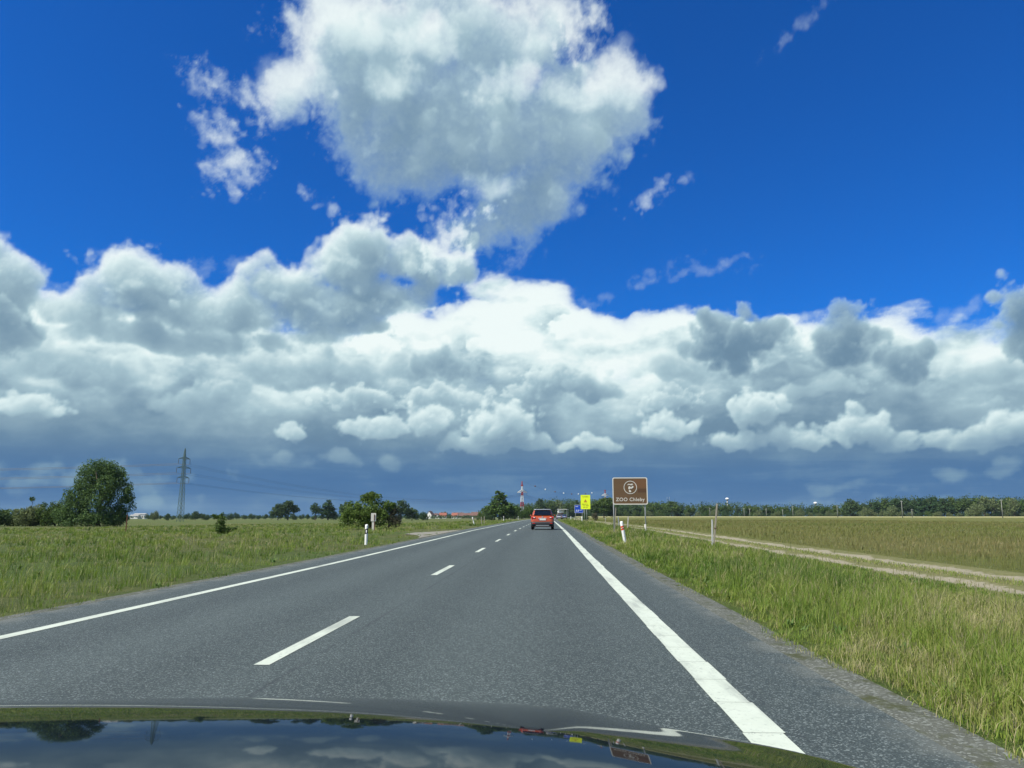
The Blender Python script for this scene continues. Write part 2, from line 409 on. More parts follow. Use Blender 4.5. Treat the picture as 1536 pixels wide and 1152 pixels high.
def principled(m, g, col, rough=.8, normal=None, spec=.3, **kw):
    b = m.node_tree.nodes.new('ShaderNodeBsdfPrincipled')
    g.put(b.inputs['Base Color'], col); g.put(b.inputs['Roughness'], rough)
    g.put(b.inputs['Specular IOR Level'], spec)
    if normal is not None: g.put(b.inputs['Normal'], normal)
    for k, v in kw.items(): g.put(b.inputs[k.replace('_', ' ')], v)
    return b.outputs[0]
def simple(name, col, rough=.6, spec=.3, var=.0, scale=3., **kw):
    m, g = new_mat(name)
    c = col
    if var:
        n = g.noise(g.obj(), scale, 5, .6)
        c = g.mix(n, tuple(v * (1 - var) for v in col), tuple(min(1, v * (1 + var)) for v in col))
    out_surface(m, principled(m, g, c, rough, None, spec, **kw))
    return m

# asphalt: pale and dark chippings, worn wheel tracks, a newer dark right-hand slab, sealed seams
m_asphalt, g = new_mat('asphalt')
uvn = m_asphalt.node_tree.nodes.new('ShaderNodeUVMap').outputs[0]
ux, uy, _ = g.sep(uvn)
p = g.geo()
big = g.noise(g.v('MULTIPLY', p, (.5, .045, 1.)), 1.0, 5, .6)
blot = g.noise(p, .8, 5, .6)
grain = g.noise(p, 150, 3, .75)
stone = g.voro(p, 105, 'Color')
sx = g.sep(stone)[0]
tone = g.m('ADD', g.m('MULTIPLY', g.m('SUBTRACT', big, .5), .75), g.m('MULTIPLY', g.m('SUBTRACT', blot, .5), .45))
# wheel paths polished darker / oil line, per lane
def lane_wave(c, w): return g.m('EXPONENT', g.m('MULTIPLY', g.m('POWER', g.m('ABSOLUTE', g.m('DIVIDE', g.m('SUBTRACT', ux, c), w)), 2.), -1.))
tracks = g.m('ADD', g.m('ADD', lane_wave(-1.45, .38), lane_wave(.3, .38)), g.m('ADD', lane_wave(-4.75, .4), lane_wave(-3.05, .4)))
tone = g.m('SUBTRACT', tone, g.m('MULTIPLY', g.m('MULTIPLY', tracks, g.ss(big, .25, .65, .5, 1.)), .34))
tone = g.m('ADD', tone, g.m('MULTIPLY', g.m('ADD', lane_wave(-.55, .45), lane_wave(-3.9, .4)), .14))
slab = g.ss(g.m('ADD', ux, g.m('MULTIPLY', g.m('SUBTRACT', blot, .5), .05)), -2.06, -2.0)
tone = g.m('ADD', tone, g.m('MULTIPLY', slab, -.07))
shoulder = g.ss(ux, 1.30, 1.36)
tone = g.m('ADD', tone, g.m('MULTIPLY', shoulder, -.05))
base = g.mix(g.m('ADD', tone, .5, clamp=True), (.020, .030, .029), (.061, .081, .075))
chips = g.ss(sx, .74, .97, 0., 1.)
base = g.mix(g.m('MULTIPLY', chips, .55), base, (.30, .35, .325))
base = g.mix(g.m('MULTIPLY', g.ss(sx, .40, .0), .8), base, (.014, .019, .018))
base = g.mix(g.ss(grain, .3, .7, 0., .35), base, (.090, .115, .105), 'MIX')
seam = g.m('MAXIMUM', lane_wave(-2.03, .022), g.m('MULTIPLY', lane_wave(1.40, .02), .5))
seam = g.m('MULTIPLY', seam, g.ss(g.noise(p, .6, 4, .6), .35, .55))
base = g.mix(g.m('MULTIPLY', seam, .45), base, (.02, .024, .026))
stain = g.m('MULTIPLY', g.ss(g.noise(g.v('MULTIPLY', p, (1.6, .22, 1.)), 1.0, 5, .65), .60, .74), g.ss(g.m('ABSOLUTE', g.m('ADD', ux, .57)), 1.3, .3))
base = g.mix(g.m('MULTIPLY', stain, .5), base, (.022, .026, .026))
# dust and grit lying along both edges
dust = g.m('ADD', g.ss(ux, 1.75, 2.15), g.ss(ux, -5.95, -6.4))
dust = g.m('MULTIPLY', dust, g.ss(g.noise(p, 1.7, 5, .65), .38, .62))
base = g.mix(g.m('MULTIPLY', dust, .55), base, (.165, .175, .145))
out_surface(m_asphalt, principled(m_asphalt, g, base, .78, g.bump(g.m('ADD', sx, grain), .55, .006), .35))

ROAD_R, ROAD_L = 2.08, -6.40
def frayed(cols_edge):
    def f(X, Y, Zz):
        rng = np.random.default_rng(5)
        for c in cols_edge:
            X[:, c] += np.convolve(rng.normal(0, .05, X.shape[0]), [.3, .4, .3], 'same')
        return X, Zz
    return f
fine_rows = np.arange(2., 60., .33)
road = strip('road', [ROAD_L, -4.9, -3.4, -2.03, -.6, .9, ROAD_R], -30, 3000, m_asphalt)

# painted lines: worn thermoplastic
m_paint, g = new_mat('road_paint')
p = g.geo()
w = g.noise(p, 26, 6, .72)
w2 = g.noise(p, 2.2, 4, .6)
worn = g.m('MULTIPLY', g.ss(w, .54, .68), g.ss(w2, .35, .7, .15, .95))
c = g.mix(g.noise(p, 5, 4, .6), (.43, .48, .38), (.56, .61, .50))
rub = g.m('MULTIPLY', g.ss(g.noise(g.v('MULTIPLY', p, (3.5, .5, 1.)), 1.0, 5, .65), .46, .70), .60)
c = g.mix(rub, c, (.20, .22, .19))
c = g.mix(worn, c, (.13, .15, .14))
out_surface(m_paint, principled(m_paint, g, c, .6, g.bump(w, .4, .004), .35))

def line_segments(name, segs, lift, smooth_fill=None):
    """segs: (u0, u1, y0, y1) quads painted on the road, cut at the road's own rows"""
    V, Fc = [], []
    for u0, u1, y0, y1 in segs:
        ys = np.concatenate([[y0], YR[(YR > y0) & (YR < y1)], [y1]])
        for k, y in enumerate(ys):
            b = bend(y)
            V += [(u0 + b, y, road_z(y) + lift), (u1 + b, y, road_z(y) + lift)]
            if k:
                n = len(V)
                Fc.append((n - 4, n - 3, n - 1, n - 2))
    me = bpy.data.meshes.new(name); me.from_pydata(V, [], Fc); me.update()
    me.materials.append(m_paint)
    o = bpy.data.objects.new(name, me); COL.objects.link(o); o.parent = road
    return o
rng = random.Random(4)
segs, y = [], 1.2
while y < 60:                         # the right line is laid in short overlapping lengths
    L = .70 + rng.uniform(-.03, .03)
    j = rng.uniform(-.006, .006)
    segs.append((1.085 + j, 1.315 + j + rng.uniform(-.006, .006), y, y + L - .006))
    y += L
segs.append((1.085, 1.315, y, 2500))
e1 = line_segments('edge_line', segs, .004); e1['label'] = 'broad worn white edge line right of the lane'
e2 = line_segments('edge_line', [(-5.58, -5.42, -20, 2500)], .004); e2['label'] = 'narrow white edge line at the far left of the road'
y = 6.5 - 19.3
for k in range(60):
    if y > -12 and y < 560:
        line_segments('lane_dash', [(-2.42, -2.29, y, y + 3.1)], .004)
    y += 9.65

# gravel margins
m_gravel, g = new_mat('gravel')
p = g.geo()
st = g.sep(g.voro(p, 55, 'Color'))[0]
c = g.mix(g.noise(p, 2.2, 6, .65), (.054, .060, .048), (.135, .142, .112))
c = g.mix(g.ss(st, .6, 1., 0., .7), c, (.235, .255, .22))
c = g.mix(g.ss(g.noise(p, 2.6, 6, .7), .50, .66), c, (.060, .068, .030))
out_surface(m_gravel, principled(m_gravel, g, c, .95, g.bump(g.m('ADD', st, g.noise(p, 20, 4, .7)), .8, .02), .2))
def bumpy(amp, sc):
    def f(X, Y, Zz):
        n = np.sin(X * 3.1 * sc + Y * 1.7 * sc) * np.sin(Y * 2.3 * sc - X * sc) + .6 * np.sin(X * 7.9 * sc + 1.3) * np.sin(Y * 6.1 * sc)
        t = np.ones_like(X); t[:, 0] = 0; t[:, -1] = 0
        return X, Zz + amp * n * t
    return f
strip('gravel_shoulder', [ROAD_R, 2.17, 2.27, 2.38], -30, 3000, m_gravel, rows=fine_rows, rough=bumpy(.010, 2.2))
strip('gravel_shoulder', [-6.62, -6.5, ROAD_L], -30, 3000, m_gravel, rows=fine_rows, rough=bumpy(.008, 2.2))

# soil and thatch under the grass
def turf_mat(name, dark, mid, straw, sx=.05, streak=1.0):
    m, g = new_mat(name)
    p = g.geo()
    a = g.noise(p, .09, 6, .6)
    b = g.noise(p, 1.3, 6, .68)
    fnz = g.noise(p, 14, 4, .75)
    c = g.mix(g.ss(a, .36, .64), mid, straw)
    c = g.mix(g.ss(b, .35, .7, 0., .75), c, dark)
    c = g.mix(g.ss(fnz, .3, .75, 0., .6), c, tuple(v * 1.35 for v in mid))
    c = g.mix(g.ss(g.noise(g.v('MULTIPLY', p, (.004, .022, 1.)), 1.0, 5, .6), .42, .62, 0., .45), c, straw)
    out_surface(m, principled(m, g, c, .95, g.bump(g.m('ADD', fnz, b), .9, .12), .1))
    return m
m_verge = turf_mat('verge_turf', (.030, .055, .012), (.070, .115, .022), (.115, .115, .040))
m_meadow = turf_mat('meadow_turf', (.040, .070, .020), (.082, .118, .032), (.122, .112, .046))
m_field = turf_mat('field_crop', (.070, .088, .024), (.118, .132, .034), (.142, .136, .044))
m_far = turf_mat('far_turf', (.03, .06, .015), (.05, .09, .025), (.08, .09, .035))
def rolling(amp):
    def f(X, Y, Zz):
        n = np.sin(X * .9 + Y * .31) * np.sin(Y * .57 - X * .2) + .5 * np.sin(X * 2.1) * np.sin(Y * 1.3 + 1)
        fade = np.exp(-np.abs(Y) / 120) * np.clip((np.minimum(np.abs(X - X[:, :1]), np.abs(X - X[:, -1:]))) / .6, 0, 1)
        return X, Zz + amp * n * fade
    return f
strip('verge', [2.38, 3.0, 3.6, 4.2, 4.8, 5.4, 6.0, 6.6, 7.1], -30, 3000, m_verge, rough=rolling(.04))
strip('meadow', [-3000, -1200, -600, -300, -150, -90, -60, -45, -38, -32, -27, -22, -18, -15, -13, -11.5, -10, -9, -8, -7.4, -7.0, -6.62], -30, 3000, m_meadow, rough=rolling(.05))

# the farm track: two pale wheel ruts with a grassy middle
m_track, g = new_mat('dirt_track')
uvn = m_track.node_tree.nodes.new('ShaderNodeUVMap').outputs[0]
ux = g.sep(uvn)[0]
p = g.geo()
wob = g.m('MULTIPLY', g.m('SUBTRACT', g.noise(p, .35, 4, .6), .5), .9)
uxw = g.m('ADD', ux, wob)
def rut(c, w): return g.m('EXPONENT', g.m('MULTIPLY', g.m('POWER', g.m('ABSOLUTE', g.m('DIVIDE', g.m('SUBTRACT', uxw, c), w)), 4.), -1.))
ruts = g.m('MAXIMUM', rut(7.75, .36), rut(9.3, .40))
n5 = g.noise(p, 6, 6, .7)
bare = g.ss(g.m('ADD', ruts, g.m('ADD', g.m('MULTIPLY', g.m('SUBTRACT', n5, .5), 1.9), g.m('MULTIPLY', g.m('SUBTRACT', g.noise(p, .9, 4, .6), .5), 1.2))), .30, .8)
sand = g.mix(g.noise(p, 9, 6, .7), (.19, .175, .118), (.33, .30, .215))
c = g.mix(bare, g.mix(g.noise(p, 2.5, 5, .6), (.085, .10, .03), (.19, .18, .085)), sand)
out_surface(m_track, principled(m_track, g, c, .95, g.bump(n5, .9, .06), .1))
def rutted(X, Y, Zz):
    u = X - bend(Y)
    d = -.07 * (np.exp(-((u - 7.75) / .4) ** 2) + np.exp(-((u - 9.3) / .4) ** 2)) + .012 * np.sin(Y * 2.7 + u * 3) * np.sin(Y * 1.1)
    e = np.clip(np.minimum(u - 7.1, 10.1 - u) / .3, 0, 1)
    return X, Zz + d * e
strip('dirt_track', [7.1, 7.3, 7.5, 7.75, 8.0, 8.25, 8.5, 8.8, 9.05, 9.3, 9.55, 9.8, 10.1], -30, 3000, m_track, rough=rutted, rows=np.arange(3, 60, .5))
strip('field', [10.1, 11, 12, 13.5, 15, 17, 20, 24, 30, 40, 55, 80, 120, 200, 400, 800, 1500, 3000], -30, 3000, m_field, rough=rolling(.04))
# pale strip of ripening corn along the wood
m_pale = turf_mat('pale_crop', (.20, .20, .09), (.30, .29, .14), (.34, .31, .17))
def pale_strip():
    """standing corn, knee high: a long slab along the foot of the wood"""
    V, Fc, n = [], [], 60
    r = random.Random(3)
    for k in range(n + 1):
        t = k / n
        x = 22 + (640 - 22) * t
        yb = 640 - 285 * t
        h = .62 + r.uniform(-.08, .08)
        for y, z in ((yb, -.1), (yb + .3, h), (yb + 24, h), (yb + 24.3, -.1)): V.append((x, y, float(ground_z(np.float64(x), np.float64(y))) + z))
        if k:
            a = 4 * k
            for j in range(3): Fc.append((a - 4 + j, a + j, a + j + 1, a - 3 + j))
    me = bpy.data.meshes.new('crop_strip'); me.from_pydata(V, [], Fc); me.update(); me.materials.append(m_pale)
    o = bpy.data.objects.new('crop_strip', me); COL.objects.link(o)
    o['kind'] = 'stuff'; o['label'] = 'pale ripening corn in a narrow strip along the foot of the wood'
pale_strip()
# gravelled field entrance on the left
V = [(ROAD_L - .2, 39.5), (ROAD_L - .2, 60), (-6.9, 58), (-7.5, 53), (-8.6, 50), (-8.6, 46.5), (-7.5, 44.5), (-6.9, 42)]
bmv = [(x, y, float(ground_z(np.float64(x), np.float64(y))) + (.03 if x < -7 else .012)) for x, y in V]
me = bpy.data.meshes.new('field_entrance'); me.from_pydata(bmv, [], [tuple(range(len(V)))]); me.update()
m_ent, g = new_mat('entrance_gravel')
p = g.geo()
c = g.mix(g.noise(p, 1.4, 6, .65), (.15, .145, .115), (.27, .26, .21))
out_surface(m_ent, principled(m_ent, g, c, .95, g.bump(g.noise(p, 18, 4, .7), .8, .03), .2))
me.materials.append(m_ent)
o = bpy.data.objects.new('field_entrance', me); COL.objects.link(o); o['kind'] = 'structure'
# ------------------------------------------------------------------ tagging
def tag(o, label=None, cat=None, group=None, kind=None):
    if label: o['label'] = label
    if cat: o['category'] = cat
    if group: o['group'] = group
    if kind: o['kind'] = kind
    return o
def empty(name, loc, rz=0.0):
    o = bpy.data.objects.new(name, None); o.empty_display_size = .3
    o.location = loc; o.rotation_euler = (0, 0, rz)
    COL.objects.link(o)
    return o
def put(name, me, parent=None, mat=None, loc=None):
    if mat is not None and not me.materials: me.materials.append(mat)
    o = bpy.data.objects.new(name, me); COL.objects.link(o)
    if parent: o.parent = parent
    if loc is not None: o.location = loc
    return o
def copy_tree(o, parent=None):
    c = o.copy(); COL.objects.link(c)
    if parent: c.parent = parent
    for ch in list(o.children): copy_tree(ch, c)
    return c
def gz(x, y): return float(ground_z(np.float64(x), np.float64(y)))

# ------------------------------------------------------------------ grass
def blade_mat(name, cols, trans=.35):
    m, g = new_mat(name)
    t = g.attr('tint'); h = g.attr('along')
    c = g.ramp(t, cols)
    c = g.mix(g.m('MULTIPLY', h, .35), c, g.mix(.5, c, (.30, .30, .12)))
    b = principled(m, g, c, .55, None, .25)
    tl = m.node_tree.nodes.new('ShaderNodeBsdfTranslucent'); g.put(tl.inputs[0], g.mix(.35, c, (.22, .30, .03)))
    mx = m.node_tree.nodes.new('ShaderNodeMixShader'); mx.inputs[0].default_value = trans
    m.node_tree.links.new(b, mx.inputs[1]); m.node_tree.links.new(tl.outputs[0], mx.inputs[2])
    out_surface(m, mx.outputs[0])
    return m
m_blade = blade_mat('grass_blade', [(0., (.032, .082, .012)), (.3, (.082, .168, .016)), (.55, (.168, .255, .028)), (.74, (.215, .262, .045)), (.86, (.30, .285, .11)), (1., (.43, .38, .21))])
m_blade_f = blade_mat('field_blade', [(0., (.060, .110, .020)), (.35, (.112, .146, .028)), (.6, (.150, .156, .038)), (.8, (.162, .138, .046)), (1., (.27, .23, .11))], .3)

def patch(x, y, s, seed):
    """smooth 0..1 patchiness for clumps of taller, darker or drier grass"""
    r = np.random.default_rng(seed); v = np.zeros_like(x)
    for k in range(7):
        a = r.uniform(0, 6.28); f = s * 1.55 ** (k * .8) * r.uniform(.8, 1.2)
        v += np.sin((x * np.cos(a) + y * np.sin(a)) * f + r.uniform(0, 6.28)) / (1 + .35 * k)
    return np.clip(.5 + .16 * v, 0, 1)

def blades(name, x, y, h, wdt, tint, mat, rng, label, lean=.35, seeds=None, dirs=None):
    n = len(x)
    z = ground_z(x, y) - .01
    th = rng.uniform(0, 2 * np.pi, n)
    wx, wy = np.cos(th) * wdt * .5, np.sin(th) * wdt * .5
    ld = rng.uniform(0, 2 * np.pi, n) if dirs is None else dirs + rng.normal(0, .7, n); la = np.abs(rng.normal(0, lean, n)) * h
    lx, ly = np.cos(ld) * la + .10 * h, np.sin(ld) * la
    V = np.zeros((n, 5, 3), np.float32)
    V[:, 0] = np.stack([x - wx, y - wy, z], -1); V[:, 1] = np.stack([x + wx, y + wy, z], -1)
    V[:, 2] = np.stack([x - wx * .8 + lx * .35, y - wy * .8 + ly * .35, z + h * .55], -1)
    V[:, 3] = np.stack([x + wx * .8 + lx * .35, y + wy * .8 + ly * .35, z + h * .55], -1)
    V[:, 4] = np.stack([x + lx, y + ly, z + h * (1 - .25 * la / h)], -1)
    b = (np.arange(n) * 5)[:, None]
    F = np.concatenate([b + np.array([0, 1, 3]), b + np.array([0, 3, 2]), b + np.array([2, 3, 4])], 1).reshape(-1, 3)
    T = np.repeat(tint[:, None], 5, 1); A = np.tile(np.array([0, 0, .55, .55, 1.]), (n, 1))
    V = V.reshape(-1, 3); T = T.ravel(); A = A.ravel()
    if seeds is not None and len(seeds):
        # flowering stalks: a thin stem with a plump pale head
        k = seeds; m_ = len(k)
        sx, sy, sz = x[k], y[k], z[k]; sh = h[k] * rng.uniform(1.15, 1.7, m_); sw = np.maximum(wdt[k] * .35, .002)
        a = rng.uniform(0, 6.28, m_); q = np.abs(rng.normal(0, .16, m_)) * sh
        tx, ty, tz = sx + np.cos(a) * q, sy + np.sin(a) * q, sz + sh
        hx, hy, hz = sx + np.cos(a) * q * .75, sy + np.sin(a) * q * .75, sz + sh * .82
        ww = np.maximum(wdt[k] * .95, .006)
        W = np.zeros((m_, 7, 3), np.float32)
        W[:, 0] = np.stack([sx - sw, sy, sz], -1); W[:, 1] = np.stack([sx + sw, sy, sz], -1); W[:, 2] = np.stack([hx, hy, hz], -1)
        W[:, 3] = np.stack([hx, hy, hz - .01], -1); W[:, 4] = np.stack([(hx + tx) / 2 + ww * .6, (hy + ty) / 2, (hz + tz) / 2], -1)
        W[:, 5] = np.stack([tx, ty, tz], -1); W[:, 6] = np.stack([(hx + tx) / 2 - ww * .6, (hy + ty) / 2, (hz + tz) / 2], -1)
        b2 = (len(V) + np.arange(m_) * 7)[:, None]
        F2 = np.concatenate([b2 + np.array([0, 1, 2]), b2 + np.array([3, 4, 5]), b2 + np.array([3, 5, 6])], 1).reshape(-1, 3)
        V = np.concatenate([V, W.reshape(-1, 3)]); F = np.concatenate([F, F2])
        tt = rng.uniform(.78, 1., m_)
        T = np.concatenate([T, np.repeat(tt[:, None], 7, 1).ravel()]); A = np.concatenate([A, np.tile(np.array([0, 0, .6, .8, 1, 1, 1.]), (m_, 1)).ravel()])
    me = mesh_np(name, V, F, True)
    attr_np(me, 'tint', np.clip(T, 0, 1)); attr_np(me, 'along', A)
    me.materials.append(mat)
    o = bpy.data.objects.new(name, me); COL.objects.link(o)
    return tag(o, label, None, None, 'stuff')

def spread(n, u0, u1, y0, y1, rng, p=1.6):
    """points between two lines along the road, thinning out with distance"""
    t = rng.uniform(0, 1, n)
    e = 1 - p
    y = (y0 ** e + t * (y1 ** e - y0 ** e)) ** (1 / e)
    u = rng.uniform(u0, u1, n)
    return u + bend(y), y

def tufts(x, y, rng, n_per, r0):
    """gather points into tussocks; returns the points and the outward lean of every blade"""
    n = len(x); c = rng.integers(0, max(1, n // n_per), n)
    d = np.hypot(x, y)
    a = rng.uniform(0, 6.28, n); q = np.abs(rng.normal(0, 1, n)) * r0 * (1 + d * .018)
    return x[c] + np.cos(a) * q, y[c] + np.sin(a) * q, a, c
def in_view(x, y, margin=2.5):
    az = np.degrees(np.arctan2(x, y))
    near = (y < 16) & (az > -62) & (az < 64)          # a little beyond the frame close by
    return ((az > -38 - margin) & (az < 32 + margin)) | near

rng = np.random.default_rng(11)
# right-hand verge
x, y = spread(250000, 2.08, 7.35, 2.6, 170, rng, 1.75)
k = in_view(x, y, 5); x, y = x[k], y[k]
half = len(x) * 11 // 20
tx, ty, tdir, tid = tufts(x[:half], y[:half], rng, 26, .045)
x = np.concatenate([tx, x[half:]]); y = np.concatenate([ty, y[half:]])
dirs = np.concatenate([tdir, rng.uniform(0, 6.28, len(x) - half)])
tone_t = rng.normal(0, .16, half)[tid]; size_t = rng.uniform(.75, 1.45, half)[tid]
tone = np.concatenate([tone_t, rng.normal(0, .05, len(x) - half)]); size = np.concatenate([size_t, rng.uniform(.5, .9, len(x) - half)])
u = x - bend(y)
pa, pb = patch(x, y, 1.1, 1), patch(x, y, .35, 2)
edge_in = np.clip((u - 2.25) / 1.5, 0, 1) ** .8
edge_out = np.clip((7.2 - u) / 2.0, 0, 1)
# a ragged front edge
keep = rng.uniform(0, 1, len(x)) < np.clip((u - 2.06 - .46 * patch(x, y, 2.3, 3)) / .22, .0, 1)
keep &= u > 2.09
x, y, u, pa, pb, edge_in, edge_out, dirs, tone, size = [q[keep] for q in (x, y, u, pa, pb, edge_in, edge_out, dirs, tone, size)]
h = (.05 + (.10 + .24 * pa) * edge_in) * (.16 + .84 * edge_out) * rng.uniform(.55, 1.2, len(x)) * size
far = np.sqrt(x * x + y * y)
h *= 1 + np.clip((y - 12) / 60, 0, .35)
w = np.maximum(.0045, far * .00055) * rng.uniform(.7, 1.4, len(x))
tint = .50 + .58 * (pb - .5) - .42 * (pa - .5) + .3 * (patch(x, y, 2.2, 31) - .5) + rng.normal(0, .10, len(x)) + tone + .10 * (1 - edge_in)
dry = rng.uniform(0, 1, len(x)) < (.06 + .22 * np.clip(patch(x, y, .8, 4) - .55, 0, 1) * 2)
tint = np.where(dry, rng.uniform(.75, 1., len(x)), tint)
sd_ = np.flatnonzero((rng.uniform(0, 1, len(x)) < .035) & (edge_in > .5))
blades('grass', x, y, h, w, tint, m_blade, rng, 'tall mixed grass on the verge right of the road', .55, sd_, dirs)
# fringe over the farm track's middle and far edge, then the crop-like meadow beyond
x, y = spread(11000, 8.2, 8.9, 5, 90, rng, 1.7); k = in_view(x, y); x, y = x[k], y[k]
blades('grass', x, y, rng.uniform(.02, .07, len(x)), np.maximum(.005, y * .0006), rng.uniform(.45, 1., len(x)), m_blade, rng, 'short grass along the middle of the dirt track', .4)
x, y = spread(140000, 9.9, 75, 6, 210, rng, 1.35); k = in_view(x, y); x, y = x[k], y[k]
u = x - bend(y); far = np.sqrt(x * x + y * y)
green = np.clip(1 - (u - 9.9) / 3.2, 0, 1) * patch(x, y, .5, 9)
pa = patch(x, y, .25, 6)
h = (.12 + .14 * pa + .12 * green) * rng.uniform(.6, 1.2, len(x)) * np.clip((u - 9.7) / 1.2, .25, 1)
tint = .58 + .5 * (patch(x, y, .07, 7) - .5) + .5 * (patch(x * .12, y, .16, 8) - .5) - .45 * green + rng.normal(0, .13, len(x))
sd_ = np.flatnonzero(rng.uniform(0, 1, len(x)) < .10)
blades('grass', x, y, h, np.maximum(.006, far * .00045) * rng.uniform(.7, 1.4, len(x)), tint, m_blade_f, rng, 'brownish flowering meadow grass covering the field right of the track', .3, sd_)
# left meadow
x, y = spread(200000, -62, -6.5, 6, 190, rng, 1.45); k = in_view(x, y, 4); x, y = x[k], y[k]
tx, ty, dirs, tid = tufts(x, y, rng, 16, .07)
tone = rng.normal(0, .15, len(x))[tid]; size = rng.uniform(.6, 1.35, len(x))[tid]
x, y = tx, ty
u = x - bend(y); far = np.sqrt(x * x + y * y)
ent = (y > 39.5) & (y < 61) & (u > -9.5)
k = ~ent | (rng.uniform(0, 1, len(x)) < .05); k &= u < -6.48
x, y, u, far, dirs, tone, size = [q[k] for q in (x, y, u, far, dirs, tone, size)]
pa, pb = patch(x, y, .6, 21), patch(x, y, .16, 22)
edge_in = np.clip((-6.5 - u) / 1.0, 0, 1)
h = (.07 + (.07 + .17 * pa) * edge_in) * rng.uniform(.55, 1.2, len(x)) * size
tint = .50 + .62 * (pb - .5) - .40 * (pa - .5) + .25 * (patch(x, y, 1.4, 32) - .5) + rng.normal(0, .10, len(x)) + tone - .18 * (1 - edge_in)
dry = rng.uniform(0, 1, len(x)) < (.05 + .4 * np.clip(patch(x, y, .3, 24) - .58, 0, 1) * 2)
tint = np.where(dry, rng.uniform(.72, 1., len(x)), tint)
sd_ = np.flatnonzero((rng.uniform(0, 1, len(x)) < .05) & (edge_in > .6))
blades('grass', x, y, h, np.maximum(.005, far * .00046) * rng.uniform(.7, 1.4, len(x)), tint, m_blade, rng, 'meadow grass covering the field left of the road', .5, sd_, dirs)

# broad-leaved weeds (dock, plantain) and a few white and yellow heads along the verge
m_weed = blade_mat('weed_leaf', [(0., (.045, .110, .022)), (.5, (.085, .175, .034)), (1., (.14, .22, .06))], .25)
wx_, wy_ = spread(150, 2.6, 6.6, 5.5, 40, rng, 1.5)
wx2, wy2 = spread(120, -30, -6.7, 10, 60, rng, 1.3)
wx_, wy_ = np.concatenate([wx_, wx2]), np.concatenate([wy_, wy2])
c_ = np.repeat(np.arange(len(wx_)), 12); n_ = len(c_)
sz_ = rng.uniform(.06, .15, len(wx_))[c_]
blades('weeds', wx_[c_] + rng.normal(0, .03, n_), wy_[c_] + rng.normal(0, .03, n_), sz_ * rng.uniform(.6, 1.1, n_), sz_ * rng.uniform(.22, .40, n_), np.clip(rng.normal(.5, .25, n_), 0, 1), m_weed, rng, 'broad-leaved weeds dotted through the roadside grass', .75)

# ------------------------------------------------------------------ trees
def leaf_mat(name, dark, light_, dry=(.14, .13, .05), trans=.28):
    m, g = new_mat(name)
    p = g.obj()
    n = g.noise(p, .9, 4, .6)
    t = g.attr('tint')
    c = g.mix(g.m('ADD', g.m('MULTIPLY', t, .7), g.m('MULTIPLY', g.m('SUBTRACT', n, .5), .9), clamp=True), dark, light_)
    oi = m.node_tree.nodes.new('ShaderNodeObjectInfo').outputs['Random']
    c = g.mix(g.m('MULTIPLY', oi, .35), c, tuple(a * .6 + b * .4 for a, b in zip(light_, dry)))
    b = principled(m, g, c, .7, None, .12)
    tl = m.node_tree.nodes.new('ShaderNodeBsdfTranslucent'); g.put(tl.inputs[0], g.mix(.4, c, light_))
    mx = m.node_tree.nodes.new('ShaderNodeMixShader'); mx.inputs[0].default_value = trans
    m.node_tree.links.new(b, mx.inputs[1]); m.node_tree.links.new(tl.outputs[0], mx.inputs[2])
    out_surface(m, mx.outputs[0])
    return m
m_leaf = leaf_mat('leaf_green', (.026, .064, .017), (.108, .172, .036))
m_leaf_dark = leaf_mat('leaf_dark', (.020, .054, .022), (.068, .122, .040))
m_leaf_grey = leaf_mat('leaf_willow', (.075, .112, .046), (.185, .225, .090))
m_leaf_big = leaf_mat('leaf_big', (.034, .082, .027), (.130, .205, .060))
m_leaf_shrub = leaf_mat('leaf_shrub', (.042, .090, .020), (.155, .230, .048), trans=.35)
m_twig = leaf_mat('leaf_dry', (.055, .050, .035), (.120, .115, .070))
m_bark = simple('bark', (.085, .068, .050), .9, .1, .35, 6)

